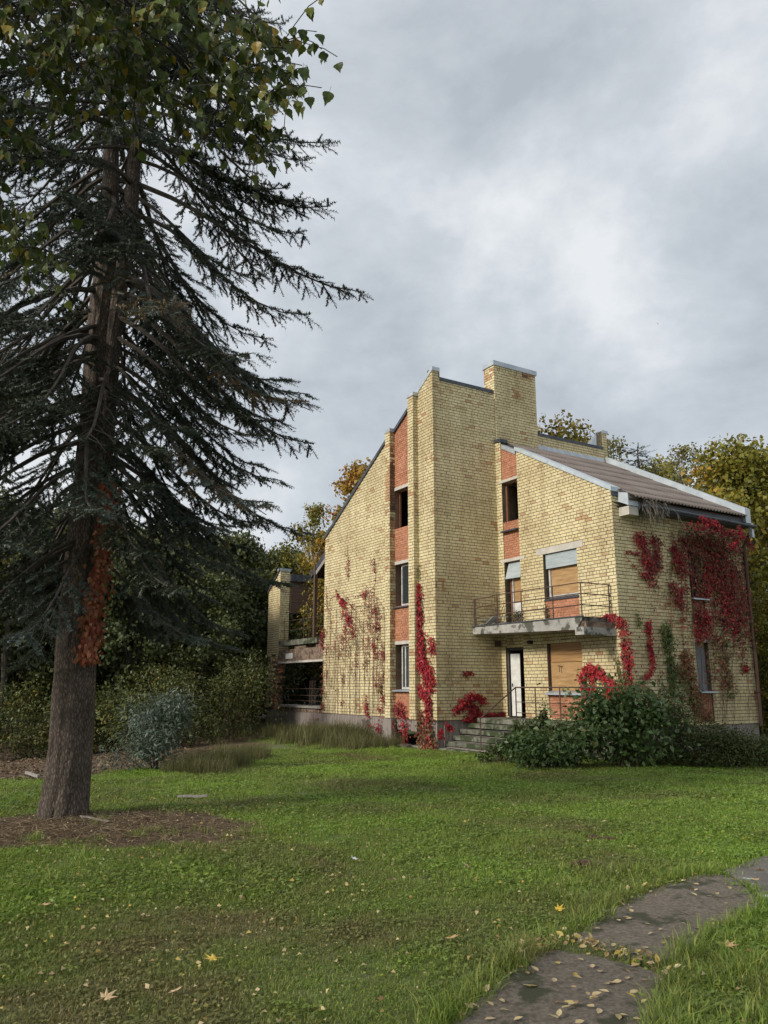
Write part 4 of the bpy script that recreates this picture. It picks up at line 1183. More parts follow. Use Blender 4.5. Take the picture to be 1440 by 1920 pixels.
# ------------------------------------------------------------------ creeper: polylines on the walls, each a plant of its own
def plane_pts(pl, pxs):
    ax, c = pl
    out = []
    for q in pxs:
        out.append(on_v(q, c) if ax == 'v' else on_u(q, c))
    return out
def creeper(label, pl, strands, seed, stems=(), group='creepers climbing the house'):
    """strands: (pixel polyline, half width in px, leaves, tint centre, tint spread, leaf size)"""
    r_ = np.random.default_rng(seed)
    ax, c = pl
    outn = np.array([0, -1.0, 0]) if ax == 'v' else np.array([1.0, 0, 0])
    along = np.array([1.0, 0, 0]) if ax == 'v' else np.array([0, 1.0, 0])
    CP, AX, NO, LL, TN = [], [], [], [], []
    wood = MB()
    allp = []
    for (pxs, hw, n_, tc_, ts_, ls) in strands:
        n_ = max(8, int(n_ * .62)); hw = hw * 1.15
        P = np.array(plane_pts(pl, pxs)); allp.append(P)
        q0 = np.array(plane_pts(pl, [(pxs[0][0] + hw, pxs[0][1])])[0]); wm = np.linalg.norm(q0 - P[0])
        d = np.linalg.norm(np.diff(P, axis=0), axis=1); cu = np.concatenate([[0], np.cumsum(d)])
        t_ = r_.random(n_) * cu[-1]
        # leaves gather in bunches along the strand
        bunch = r_.random(max(3, n_ // 14)) * cu[-1]
        t_ = np.where(r_.random(n_) < .65, np.clip(bunch[r_.integers(0, len(bunch), n_)] + r_.normal(0, .06, n_), 0, cu[-1]), t_)
        cen = np.stack([np.interp(t_, cu, P[:, k]) for k in range(3)], 1)
        w_ = np.clip(r_.normal(0, .5, n_), -1.3, 1.3) * wm
        cen = cen + along * w_[:, None] + np.array([0, 0, 1.0]) * (r_.normal(0, .35, n_) * wm)[:, None] + outn * (.03 + r_.random(n_) ** 2 * (.05 + .18 * min(wm, .5)))[:, None]
        n_ = int(n_)
        tn = np.clip(r_.normal(tc_ + .04, ts_ * 1.25, n_), 0, 1)
        for k in range(3):                                   # three leaflets fan from each leaf stalk
            fan = (k - 1) * .75
            a_ = np.stack([np.full(n_, 0.), np.full(n_, 0.), np.full(n_, -1.0)], 1) + along * (fan + r_.normal(0, .3, n_))[:, None] + outn * r_.uniform(-.05, .5, n_)[:, None]
            CP.append(cen); AX.append(a_); NO.append(outn + r_.normal(0, .6, (n_, 3)) + np.array([0, 0, .35])); LL.append(ls * r_.uniform(.55, 1.25, n_)); TN.append(np.clip(tn + r_.normal(0, .03, n_), 0, 1))
        pts = [p_ + outn * .015 for p_ in P]
        if abs(pxs[-1][0] - pxs[0][0]) < 1.3 * abs(pxs[-1][1] - pxs[0][1]) or hw < 6 * 1.15:
            if len(pxs) > 2 or abs(pxs[-1][0] - pxs[0][0]) < 12: wood.tube(pts, .007, 4, cap=False)
    for pxs in stems:
        P = plane_pts(pl, pxs)
        pts = []
        for a_, b_ in zip(P[:-1], P[1:]):
            k = max(2, int(np.linalg.norm(b_ - a_) / .25))
            for j in range(k):
                pts.append(a_ + (b_ - a_) * j / k + along * r_.normal(0, .025) + outn * .015)
        pts.append(P[-1] + outn * .015)
        wood.tube(pts, r_.uniform(.003, .0065), 4, cap=False)
    low = min((p_ for P in allp for p_ in P), key=lambda p_: p_[2])
    base = wld(*low)
    T = empty('creeper', base, math.atan2(U[1], U[0]), label=label, cat='vine', group=group)
    vv, ff = leaf_quads(np.concatenate(CP), np.concatenate(AX), np.concatenate(NO), np.concatenate(LL), np.concatenate(LL) * .42)
    me = np_mesh('leaves', vv - low, ff, np.concatenate(TN))
    link('leaves', me, 'creeper', T, kind='stuff')
    wood.v = [tuple(np.array(q_) - low) for q_ in wood.v]
    wood.build('stems', 'stem', T, kind='stuff')
    return T
rr = random.Random(77)
RED, DRK, MIX, BRN, GRN = (.14, .13), (.34, .10), (.30, .22), (.66, .10), (.90, .07)
wallA = ('v', -.02)
st = []
for k in range(58):
    x = rr.uniform(612, 727); y1 = rr.uniform(1130, 1250); xx = x + rr.uniform(-5, 5)
    st.append([(x, 1338), (x + rr.uniform(-2, 2), (1338 + y1) / 2), (xx, y1)])
for k in range(16):
    x = rr.uniform(615, 700); y1 = rr.uniform(1110, 1220)
    st.append([(x, y1), (x + rr.uniform(5, 25), y1 + rr.uniform(20, 50))])
sp_ = [([(x_, y_), (x_ + rr.uniform(-4, 4), y_ - rr.uniform(25, 70))], 3.5, 34, rr.choice((.2, .3, .42, .55)), .14, .06) for x_, y_ in [(rr.uniform(612, 724), rr.uniform(1140, 1330)) for _ in range(26)]] + [([(rr.uniform(610, 726), y), (rr.uniform(610, 726), y + 10)], 10, 14, .45, .2, .06) for y in [rr.uniform(1105, 1210) for _ in range(22)]]
sp2 = [([(x, y), (x + rr.uniform(-3, 3), y + rr.uniform(12, 35))], 2.5, 14, .45, .18, .055) for x, y in [(rr.uniform(610, 726), rr.uniform(1130, 1310)) for _ in range(34)]]
creeper('sparse red creeper with bare stems netted over the broad left wall', wallA, [
    ([(652, 1025), (654, 1060), (654, 1090)], 2.6, 70, .22, .1, .07), ([(702, 1048), (705, 1080), (704, 1096), (690, 1113), (670, 1118)], 3, 130, .28, .12, .065),
    ([(634, 1112), (644, 1130), (652, 1152), (660, 1172), (664, 1192)], 5, 420, *RED, .085), ([(645, 1125), (665, 1138), (690, 1136)], 5, 90, .33, .12, .07),
    ([(703, 1138), (708, 1155), (710, 1180)], 6, 150, .36, .1, .07), ([(702, 1200), (704, 1230)], 4, 70, .2, .1, .07), ([(648, 1172), (650, 1185)], 3, 40, .15, .1, .07), ([(641, 1192), (642, 1200)], 2, 15, .15, .1, .07),
    ([(608, 1180), (605, 1212)], 4, 130, .3, .1, .08), ([(606, 1240), (608, 1332)], 3.5, 130, .5, .15, .07), ([(720, 1210), (722, 1240)], 3, 40, .3, .1, .07),
    ([(687, 1300), (689, 1335), (697, 1380)], 3.5, 110, .18, .12, .08), ([(720, 1310), (713, 1340), (709, 1390)], 4, 140, .18, .12, .08), ([(714, 1268), (716, 1300)], 4, 70, .6, .1, .08),
    ([(600, 1330), (580, 1370)], 10, 90, .45, .2, .07)] + sp_ + sp2, 201, st)
creeper('thick crimson creeper rope running down the narrow tower face to the ground', ('v', -.03), [
    ([(785, 1062), (784, 1095)], 3, 60, .85, .1, .07), ([(784, 1095), (785, 1120), (787, 1150), (787, 1175)], 6, 700, *RED, .10), ([(787, 1175), (791, 1205), (795, 1235)], 6.5, 560, .14, .12, .10),
    ([(805, 1195), (813, 1202), (812, 1222)], 5, 150, .12, .1, .09), ([(787, 1238), (800, 1250), (806, 1270), (808, 1292)], 9, 800, .10, .1, .10), ([(789, 1282), (795, 1300), (806, 1312)], 6, 240, .13, .12, .10),
    ([(803, 1300), (806, 1330), (804, 1350)], 6, 300, .16, .12, .10), ([(785, 1330), (790, 1370), (795, 1405)], 8, 340, .62, .14, .10), ([(806, 1345), (806, 1375), (812, 1408)], 9, 420, .5, .2, .10)], 202,
        [[(786, 1400), (787, 1300), (784, 1160)], [(805, 1408), (806, 1330), (800, 1260)], [(815, 1405), (812, 1350), (808, 1300)]])
creeper('deep red creeper hanging over the lowest red brick panel', ('v', -.03), [([(751, 1316), (758, 1340), (764, 1385)], 6, 300, .24, .1, .09), ([(738, 1350), (741, 1375), (742, 1400)], 4, 130, .55, .2, .08), ([(745, 1322), (747, 1345)], 4, 80, .3, .1, .08)], 203)
creeper('bright red creeper arching low on the broad tower side above the steps', ('u', .03), [([(851, 1334), (866, 1318), (884, 1304), (898, 1308), (905, 1316)], 7, 700, *RED, .10), ([(878, 1318), (888, 1332), (900, 1345)], 9, 420, .2, .12, .09),
    ([(905, 1341), (930, 1338), (951, 1336)], 4, 260, .24, .12, .08), ([(868, 1345), (882, 1348)], 5, 120, .16, .1, .09), ([(832, 1352), (838, 1358), (845, 1364)], 4, 40, .1, .08, .11), ([(823, 1365), (826, 1385)], 4, 40, .08, .08, .11)], 204,
        [[(846, 1330), (851, 1290), (870, 1262)], [(845, 1250), (862, 1260), (880, 1262)]])
creeper('small lone maroon creeper sprig in the middle of the tower side', ('u', .03), [([(868, 1262), (882, 1262)], 4, 70, .34, .08, .08)], 205)
creeper('scarlet creeper arching over the wall right of the boarded window', ('v', 2.60), [([(1092, 1272), (1098, 1257), (1112, 1249), (1128, 1262), (1146, 1280), (1160, 1298)], 7, 700, .07, .08, .11), ([(1097, 1262), (1095, 1300)], 3, 90, .09, .08, .10), ([(1112, 1262), (1109, 1300), (1106, 1330)], 6, 320, .08, .08, .10), ([(1140, 1290), (1150, 1310)], 6, 150, .1, .08, .10)], 206)
creeper('mixed red and green creeper spilling from the balcony end down the house corner', ('v', 2.45), [([(1128, 1158), (1145, 1154), (1163, 1158), (1172, 1172)], 5, 330, .2, .14, .10), ([(1165, 1162), (1174, 1190), (1180, 1225), (1182, 1262)], 8, 640, .3, .22, .10), ([(1160, 1230), (1164, 1262), (1166, 1290)], 4, 170, .8, .1, .09), ([(1178, 1262), (1184, 1292), (1178, 1312)], 9, 330, .55, .18, .10)], 207)
WB = ('u', UR + .03)
creeper('dark red creeper patch hanging in a wedge under the dry eave tangle', WB, [([(1196, 1000), (1206, 1030), (1213, 1062), (1219, 1096)], 11, 700, .28, .1, .08), ([(1225, 1005), (1230, 1035), (1228, 1070)], 9, 420, .36, .1, .08), ([(1172, 1034), (1185, 1036), (1200, 1042)], 3, 60, .36, .1, .07), ([(1170, 1040), (1185, 1058), (1205, 1082)], 3, 60, .36, .1, .07)], 208,
        [[(1240, 1350), (1236, 1230), (1226, 1095)], [(1205, 1085), (1240, 1120), (1262, 1165)], [(1195, 1045), (1230, 1100), (1300, 1180)]])
creeper('thin upright bright red creeper ribbon on the side wall', WB, [([(1213, 1162), (1216, 1190), (1216, 1215)], 4, 230, .13, .1, .08), ([(1217, 1215), (1222, 1245), (1218, 1262), (1206, 1270)], 4, 240, .15, .1, .08)], 209)
creeper('green creeper column on the side wall above the large bush', WB, [([(1246, 1172), (1250, 1205), (1256, 1250), (1262, 1300)], 9, 800, .91, .06, .085), ([(1192, 1145), (1196, 1175)], 5, 70, .88, .06, .07), ([(1270, 1240), (1285, 1290)], 8, 260, .74, .08, .08)], 210)
creeper('rusty orange creeper beside the grey boarded side window', WB, [([(1282, 1222), (1292, 1260), (1300, 1300), (1308, 1345)], 9, 700, .61, .08, .095), ([(1320, 1330), (1330, 1350)], 6, 80, .6, .1, .08)], 211)
st = [[(x, 1350), (x + rr.uniform(-6, 6), 1250), (x + rr.uniform(-12, 6), 1150), (x + rr.uniform(-14, 4), 1040)] for x in [rr.uniform(1290, 1418) for _ in range(26)]]
mass = [([(1345, 1040), (1350, 1085), (1362, 1130), (1370, 1175)], 24, 2600, .30, .12, .085), ([(1315, 1140), (1320, 1165), (1310, 1190)], 12, 520, .22, .1, .085), ([(1262, 1025), (1268, 1050), (1272, 1072)], 8, 420, .26, .1, .08), ([(1258, 1092), (1268, 1110), (1272, 1135)], 7, 230, .22, .1, .08), ([(1322, 1035), (1326, 1095), (1318, 1120)], 8, 420, .26, .12, .085),
        ([(1275, 1012), (1320, 1018), (1370, 1030)], 16, 900, .5, .15, .085), ([(1375, 1060), (1390, 1120), (1398, 1200)], 10, 420, .42, .14, .085), ([(1330, 1180), (1350, 1230), (1365, 1290)], 14, 420, .55, .16, .08), ([(1380, 1180), (1395, 1250)], 10, 220, .45, .16, .08), ([(1393, 1254), (1400, 1250)], 4, 60, .12, .08, .09), ([(1360, 1200), (1366, 1300)], 5, 160, .9, .07, .08)]
mass += [([(rr.uniform(1185, 1410), y_), (rr.uniform(1185, 1410), y_ + rr.uniform(5, 30))], 14, 26, rr.choice((.3, .4, .5, .62, .74)), .12, .07) for y_ in [rr.uniform(1010, 1320) for _ in range(46)]]
mass = [(a__, b__, c__, d__ + .07, e__ + .03, f__) for a__, b__, c__, d__, e__, f__ in mass]
mass += [([(x_, 1000), (x_ + rr.uniform(-8, 8), rr.uniform(1060, 1200))], 8, 90, rr.choice((.28, .36, .45)), .12, .08) for x_ in (1280, 1300, 1335, 1352, 1378, 1396)]
mass += [([(x_, rr.uniform(985, 1010)), (x_ + rr.uniform(-6, 10), rr.uniform(1080, 1130)), (x_ + rr.uniform(-4, 16), rr.uniform(1150, 1260))], 7, 150, rr.choice((.34, .40, .46, .55, .62)), .13, .075) for x_ in np.linspace(1262, 1400, 17)]
creeper('broad dark red creeper curtain covering the upper side wall to the downpipe', WB, mass, 212, st)
creeper('red creeper sprays climbing over the roof gutter', ('u', 5.80), [([(1308, 966), (1320, 976), (1345, 985)], 5, 230, .13, .1, .09), ([(1290, 985), (1330, 990), (1375, 1000)], 8, 420, .32, .12, .085), ([(1382, 985), (1388, 1000), (1375, 1020), (1366, 1022)], 5, 260, .16, .1, .09), ([(1395, 1005), (1408, 1025)], 5, 90, .36, .1, .08)], 213)
# dry tangle under the eave
r_ = random.Random(5); q = MB(); o3 = np.array([5.45, 3.6, 6.2])
for k in range(150):
    p0 = np.array([5.45 + r_.uniform(-.05, .3), 3.25 + abs(r_.gauss(0, .45)), 6.68 + r_.uniform(-.1, .18)])
    a_ = r_.uniform(0, 6.28); L = r_.uniform(.3, .8)
    pts = [p0 - o3]
    for j in range(5):
        p0 = p0 + np.array([.10 * math.cos(a_ + j * .5) * L, .2 * L * (r_.random() - .15), -.2 * L * (j * .45 - .25) + r_.uniform(-.04, .04)]); pts.append(p0 - o3)
    q.tube(pts, r_.uniform(.004, .008), 3, cap=False)
T = empty('dry_vine_tangle', wld(*o3), math.atan2(U[1], U[0]), label='grey dry vine tangle hanging from the roof corner of the side wall', cat='vine')
q.build('stems', 'dry_stem', T, kind='stuff')
# rust-red leaves climbing the spruce trunk
def trunk_creeper():
    r_ = np.random.default_rng(44); n_ = 1100
    z = r_.uniform(1.9, 4.3, n_)
    xs = np.interp(z, [1.9, 2.6, 3.2, 4.1], [-3.78, -3.76, -3.70, -3.66]) + r_.normal(0, .06, n_)
    ys = 10.6 - .36 + r_.normal(0, .07, n_)
    c_ = np.stack([xs, ys, z], 1); b_ = np.array([-3.75, 10.3, 1.9])
    vv, ff = leaf_quads(c_, np.stack([r_.normal(0, .5, n_), r_.normal(0, .3, n_), np.full(n_, -1.)], 1), np.stack([r_.normal(.3, .4, n_), np.full(n_, -1.), r_.normal(0, .3, n_)], 1), .09 * r_.uniform(.6, 1.3, n_), .05)
    T = empty('creeper', b_, label='rust coloured creeper strip hanging along the spruce trunk', cat='vine')
    link('leaves', np_mesh('leaves', vv - b_, ff, np.clip(r_.normal(.60, .05, n_), 0, 1)), 'creeper', T, kind='stuff')
    q = MB(); q.tube([(0, 0, 0), (.02, .02, .8), (.06, .02, 2.2)], .012, 5); q.build('stem', 'stem', T)
trunk_creeper()

# ------------------------------------------------------------------ grass (instanced tufts)
def scatter(name, pts, rot, scl, protos, kind='stuff', **tg):
    me = bpy.data.meshes.new(name)
    me.vertices.add(len(pts)); me.vertices.foreach_set('co', np.ascontiguousarray(pts, dtype=np.float32).ravel())
    for nm, arr in (('rotz', rot), ('scl', scl)):
        a_ = me.attributes.new(nm, 'FLOAT', 'POINT'); a_.data.foreach_set('value', np.ascontiguousarray(arr, dtype=np.float32))
    o = bpy.data.objects.new(name, me); COL.objects.link(o)
    tag(o, kind=kind, **tg)
    coll = bpy.data.collections.new(name + '_pieces')
    for m_ in protos:
        coll.objects.link(bpy.data.objects.new(name + '_piece', m_))
    g = bpy.data.node_groups.new(name, 'GeometryNodeTree')
    g.interface.new_socket('Geometry', in_out='INPUT', socket_type='NodeSocketGeometry')
    g.interface.new_socket('Geometry', in_out='OUTPUT', socket_type='NodeSocketGeometry')
    gi = g.nodes.new('NodeGroupInput'); go = g.nodes.new('NodeGroupOutput')
    ci = g.nodes.new('GeometryNodeCollectionInfo'); ci.inputs['Collection'].default_value = coll
    ci.inputs['Separate Children'].default_value = True; ci.inputs['Reset Children'].default_value = True
    ip = g.nodes.new('GeometryNodeInstanceOnPoints'); ip.inputs['Pick Instance'].default_value = True
    na = g.nodes.new('GeometryNodeInputNamedAttribute'); na.data_type = 'FLOAT'; na.inputs[0].default_value = 'rotz'
    nb = g.nodes.new('GeometryNodeInputNamedAttribute'); nb.data_type = 'FLOAT'; nb.inputs[0].default_value = 'scl'
    cx = g.nodes.new('ShaderNodeCombineXYZ')
    g.links.new(gi.outputs[0], ip.inputs['Points']); g.links.new(ci.outputs[0], ip.inputs['Instance'])
    g.links.new(na.outputs[0], cx.inputs[2]); g.links.new(cx.outputs[0], ip.inputs['Rotation'])
    g.links.new(nb.outputs[0], ip.inputs['Scale']); g.links.new(ip.outputs[0], go.inputs[0])
    md = o.modifiers.new('scatter', 'NODES'); md.node_group = g
    return o
def tuft(seed, n_, R, h0, h1, wd, lean, mat):
    r_ = np.random.default_rng(seed)
    a_ = r_.uniform(0, 6.283, n_); d = R * np.sqrt(r_.random(n_))
    b_ = np.stack([np.cos(a_) * d, np.sin(a_) * d, np.zeros(n_)], 1)
    hh = r_.uniform(h0, h1, n_); w_ = r_.uniform(0, 6.283, n_)
    ld = np.stack([np.cos(w_), np.sin(w_), np.zeros(n_)], 1); ln = (lean * r_.random(n_) * hh)[:, None]
    sd = np.stack([-np.sin(w_ + r_.normal(0, .8, n_)), np.cos(w_), np.zeros(n_)], 1) * wd / 2
    up_ = np.array([0, 0, 1.0])
    m1 = b_ + up_ * (hh * .55)[:, None] + ld * ln * .35; tp = b_ + up_ * (hh * (1 - .25 * lean * .5))[:, None] + ld * ln
    v_ = np.stack([b_ - sd, b_ + sd, m1 + sd * .8, m1 - sd * .8, tp], 1).reshape(-1, 3)
    i_ = np.arange(n_)[:, None] * 5
    f_ = np.concatenate([i_ + np.array([0, 1, 2]), i_ + np.array([0, 2, 3]), i_ + np.array([3, 2, 4])], 0)
    tn = np.tile(r_.random(n_), 3)
    me = np_mesh('grass_tuft', v_, f_, tn); me.materials.append(M[mat])
    return me
lawn = [tuft(300 + k, 66, .13, .012, .048, .0042, 1.3, 'grass') for k in range(5)]
def clover(seed):
    r_ = np.random.default_rng(seed); n__ = 26
    b0 = np.stack([r_.normal(0, .06, n__), r_.normal(0, .06, n__), r_.uniform(.012, .035, n__)], 1); w_ = r_.uniform(0, 6.283, n__)
    v_, f_ = leaf_quads(b0, np.stack([np.cos(w_), np.sin(w_), r_.normal(.1, .2, n__)], 1), np.array([[0, 0, 1.0]]) + r_.normal(0, .3, (n__, 3)), r_.uniform(.018, .04, n__), r_.uniform(.014, .026, n__))
    me = np_mesh('clover_tuft', v_, f_, r_.random(n__) * .8); me.materials.append(M['grass']); return me
lawn.append(clover(5))
def lawn_pts(n_, y0, y1, xm):
    y = np.sqrt(nrg.random(n_) * (y1 ** 2 - y0 ** 2) + y0 ** 2); x = (nrg.random(n_) * 2 - 1) * y * xm
    return x, y
xs, ys, sc = [], [], []
for n_, y0, y1, s_ in ((12500, 3.0, 7, .85), (17000, 6.5, 12, 1.15), (19000, 11, 25, 1.7)):
    x, y = lawn_pts(n_, y0, y1, .80)
    xs.append(x); ys.append(y); sc.append(nrg.uniform(.7, 1.25, n_) * s_)
x, y, s_ = map(np.concatenate, (xs, ys, sc))
clump = .5 + .5 * np.sin(x * 1.9 + 1.3 * np.sin(y * 1.1)) * np.sin(y * 1.6 + x * .7)
s_ = s_ * (.8 + .5 * clump)
inh = [(HO + U * a_ + V * b_)[:2] for a_, b_ in ((-13.3, 0), (.1, 0), (.1, 2.6), (5.1, 2.6), (5.1, 8.6), (-13.3, 8.6))]
keep = ~on_path(x, y, .0) & (~inpoly(x, y, [ground(p_)[:2] for p_ in ((985, 1800), (1075, 1745), (1130, 1765), (1240, 1790), (1275, 1830), (1250, 1850), (1150, 1812), (1050, 1797))]) | (nrg.random(len(x)) < .15)) & (nrg.random(len(x)) > soil_mask(x, y) * 1.05) & (nrg.random(len(x)) > forest_mask(x, y) * 1.02) & ~inpoly(x, y, inh)
x, y, s_ = x[keep], y[keep], s_[keep]
scatter('grass', np.stack([x, y, gz(x, y) - .004], 1), nrg.uniform(0, 6.283, len(x)), s_, lawn, label='short green lawn grass in front of the house', cat='grass')
# longer unmown tufts: along the path, round the trunk, at the house foot
longt = [tuft(320 + k, 44, .10, .04, .145, .005, 1.4, 'grass') for k in range(3)]
px_, py_ = [], []
for P in PATHP[:2]:
    for k in range(150):
        a_ = P[rnd.randrange(len(P))]; c_ = np.mean(P, 0)
        e_ = 1.03 + abs(rnd.gauss(0, .06)); px_.append(c_[0] + (a_[0] - c_[0]) * e_ + rnd.gauss(0, .02)); py_.append(c_[1] + (a_[1] - c_[1]) * e_ + rnd.gauss(0, .02))
for k in range(160):
    px_.append(rnd.uniform(-5.5, -1)); py_.append(rnd.gauss(9.0, .9))
for k in range(900):
    u_ = rnd.uniform(-8, 8); w_ = wld(u_, rnd.uniform(-3.2, -.6), 0); px_.append(w_[0]); py_.append(w_[1])
for k in range(800):
    yy = rnd.uniform(3.2, 7.5); px_.append(rnd.uniform(.2, .8) * yy); py_.append(yy)
px_, py_ = np.array(px_), np.array(py_)
gapq = [ground(p_)[:2] for p_ in ((985, 1800), (1075, 1745), (1130, 1765), (1240, 1790), (1275, 1830), (1250, 1850), (1150, 1812), (1050, 1797))]
k_ = ~on_path(px_, py_, -.02) & (~inpoly(px_, py_, gapq) | (nrg.random(len(px_)) < .08)) & (nrg.random(len(px_)) > soil_mask(px_, py_) * .75)
px_, py_ = px_[k_], py_[k_]
scatter('long_grass', np.stack([px_, py_, gz(px_, py_) - .004], 1), nrg.uniform(0, 6.283, len(px_)), nrg.uniform(.5, 1.15, len(px_)), longt, label='longer unmown grass tufts along the path and house foot', cat='grass')
tall = [tuft(340 + k, 60, .34, .35, .95, .011, .8, 'grass_tall') for k in range(3)]
T_ = []
for k in range(900):
    u_ = rnd.uniform(-13.5, -1.4); v_ = -.35 - abs(rnd.gauss(0, .9)); w_ = wld(u_, v_, 0)
    dens = .45 + .55 * math.exp(-((u_ + 5.3) / 1.7) ** 2)
    if rnd.random() < dens: T_.append((w_[0], w_[1], rnd.uniform(.35, .75) + .6 * math.exp(-((u_ + 4.6) / 1.2) ** 2) * rnd.random()))
for k in range(160):
    yy = rnd.uniform(17.4, 23); T_.append((rnd.uniform(-4.6, -3.2) - (23 - yy) * .04, yy, rnd.uniform(.35, .7)))
T_ = np.array(T_)
scatter('tall_grass', np.stack([T_[:, 0], T_[:, 1], gz(T_[:, 0], T_[:, 1]) - .02], 1), nrg.uniform(0, 6.283, len(T_)), T_[:, 2], tall, label='tall dry grass fringe along the left wall foot', cat='grass')
# dry straw on the bare soil under the spruce and forest litter
n_ = 11000
x = nrg.normal(-3.4, 1.4, n_); y = nrg.normal(9.7, .85, n_); k_ = soil_mask(x, y) > nrg.random(n_) * .9
x, y = x[k_], y[k_]; a_ = nrg.uniform(0, 6.283, len(x))
vv, ff = leaf_quads(np.stack([x, y, gz(x, y) + .008 + .03 * nrg.random(len(x)) ** 2], 1), np.stack([np.cos(a_), np.sin(a_), nrg.normal(.05, .15, len(x))], 1), np.array([[0, 0, 1.0]]) + nrg.normal(0, .3, (len(x), 3)), nrg.uniform(.06, .24, len(x)), .007)
tag(link('straw_litter', np_mesh('straw_litter', vv, ff, nrg.random(len(x))), 'straw', kind='stuff'), 'dry brown straw and needles on the bare soil round the spruce', 'straw')

n_ = 5000
x = nrg.uniform(-13, -3.2, n_); y = nrg.uniform(14.5, 27, n_); k_ = forest_mask(x, y) > nrg.random(n_)
x, y = x[k_], y[k_]; a_ = nrg.uniform(0, 6.283, len(x)); Lf = nrg.uniform(.05, .13, len(x))
vv, ff = leaf_quads(np.stack([x, y, gz(x, y) + .01 + .05 * nrg.random(len(x)) ** 2], 1), np.stack([np.cos(a_), np.sin(a_), nrg.normal(0, .3, len(x))], 1), np.array([[0, 0, 1.0]]) + nrg.normal(0, .5, (len(x), 3)), Lf, Lf * .6, .2)
tag(link('forest_litter', np_mesh('forest_litter', vv, ff, nrg.random(len(x)) * .75), 'straw', kind='stuff'), 'brown dead leaves covering the ground below the dark wood', 'leaves')
# ------------------------------------------------------------------ fallen leaves
def oval_leaf(L, Wd):
    q = MB()
    q.poly([(0, 0, 0), (L * .25, Wd * .42, .12 * Wd), (L * .6, Wd * .4, .1 * Wd), (L, 0, .05 * L), (L * .6, -Wd * .4, .12 * Wd), (L * .25, -Wd * .42, .14 * Wd), (L * .45, 0, -.02 * L)],
           [(0, 6, 1), (1, 6, 2), (2, 6, 3), (3, 6, 4), (4, 6, 5), (5, 6, 0)])
    return q.mesh('fallen_leaf')
def maple_leaf(s):
    pts = [(0, 0, 0)]
    tips = [(-1.25, .62), (-.85, .36), (-.62, .95), (-.32, .42), (0, 1.05), (.32, .42), (.62, .95), (.85, .36), (1.25, .62)]
    q = MB()
    v_ = [(.0, .0, 0)] + [(s * d * math.cos(a_), s * d * math.sin(a_), s * (.10 if d > .5 else -.03)) for a_, d in [(-2.6, .35)] + [(a_ * 1.35, d) for a_, d in tips] + [(2.6, .35)]]
    q.poly(v_, [(0, i, i + 1) for i in range(1, len(v_) - 1)])
    q.tube([(0, 0, 0), (-.5 * s, .05 * s, .02 * s), (-.85 * s, .12 * s, .01 * s)], .012 * s + .0008, 3, cap=False)
    return q.mesh('fallen_leaf')
ml = [maple_leaf(.055), maple_leaf(.066)]
spots = [((1025, 1500), 'maple_tan', 'pale tan maple leaf lying alone on the far lawn'), ((1131, 1547), 'maple_tan', 'orange tan maple leaf on the lawn below the large bush'), ((1334, 1575), 'maple_yellow', 'bright yellow maple leaf on the lawn beyond the path'), ((1399, 1580), 'maple_yellow', 'bright yellow maple leaf standing in the grass near the lichen slab'),
         ((735, 1660), 'maple_tan', 'cream maple leaf on the middle of the lawn'), ((878, 1634), 'maple_tan', 'rust tan upright maple leaf on the middle lawn'), ((1048, 1717), 'maple_yellow', 'yellow green maple leaf in the grass left of the path'), ((846, 1771), 'maple_tan', 'cream maple leaf in the grass before the near slab'),
         ((663, 1618), 'plaster', 'large whitish leaf lying flat on the lawn'), ((400, 1812), 'maple_yellow', 'yellow ochre leaf standing in the dark near grass'), ((1417, 1655), 'maple_tan', 'large tan maple leaf on the lichen slab'), ((1428, 1638), 'maple_tan', 'pale maple leaf at the edge of the lichen slab'),
         ((82, 1708), 'maple_tan', 'brown curled leaf in the near left grass'), ((197, 1887), 'maple_tan', 'tan curled leaf in the nearest grass'), ((330, 1873), 'maple_tan', 'white tan leaf in the nearest grass'), ((1366, 1785), 'maple_tan', 'orange brown leaf in the grass right of the path')]
for k, (p_, mt, lab) in enumerate(spots):
    g_ = ground(p_); me = ml[k % 2].copy()
    o = link('fallen_leaf', me, mt); tag(o, lab, 'leaf')
    o.location = (g_[0], g_[1], g_[2] + (.045 if not on_path(np.array([g_[0]]), np.array([g_[1]]))[0] else .03)); o.rotation_euler = (rnd.uniform(-.5, .5), rnd.uniform(-.5, .3), rnd.uniform(0, 6.28))
ol = [oval_leaf(.05, .035), oval_leaf(.042, .03), oval_leaf(.058, .034)]
def drop(p_, z, tilt, lab, grp):
    o = link('fallen_leaf', ol[rnd.randrange(3)], 'fallen'); tag(o, lab, 'leaf', grp)
    o.location = (p_[0], p_[1], z); o.rotation_euler = (rnd.uniform(-tilt, tilt), rnd.uniform(-tilt, tilt), rnd.uniform(0, 6.28))
n_ = 0
while n_ < 125:                                            # loose on the slabs
    P = PATHP[0 if rnd.random() < .5 else 1]; c_ = np.mean(P, 0); b_ = P[rnd.randrange(len(P))]; e_ = rnd.random() ** .6 * .97
    q = (c_[0] + (b_[0] - c_[0]) * e_, c_[1] + (b_[1] - c_[1]) * e_)
    drop(q, float(gz(*q)) + .028, .25, 'small dry birch leaf lying flat on a path slab', 'dry leaves on the path slabs'); n_ += 1
gap = [ground(p_) for p_ in ((1000, 1790), (1050, 1772), (1090, 1770), (1120, 1785), (1170, 1800), (1210, 1808), (1250, 1822), (1260, 1850))]
lft = [ground(p_) for p_ in ((850, 1920), (905, 1870), (955, 1826), (1000, 1790), (1085, 1755), (1130, 1718), (1190, 1680), (1270, 1652), (1340, 1640))]
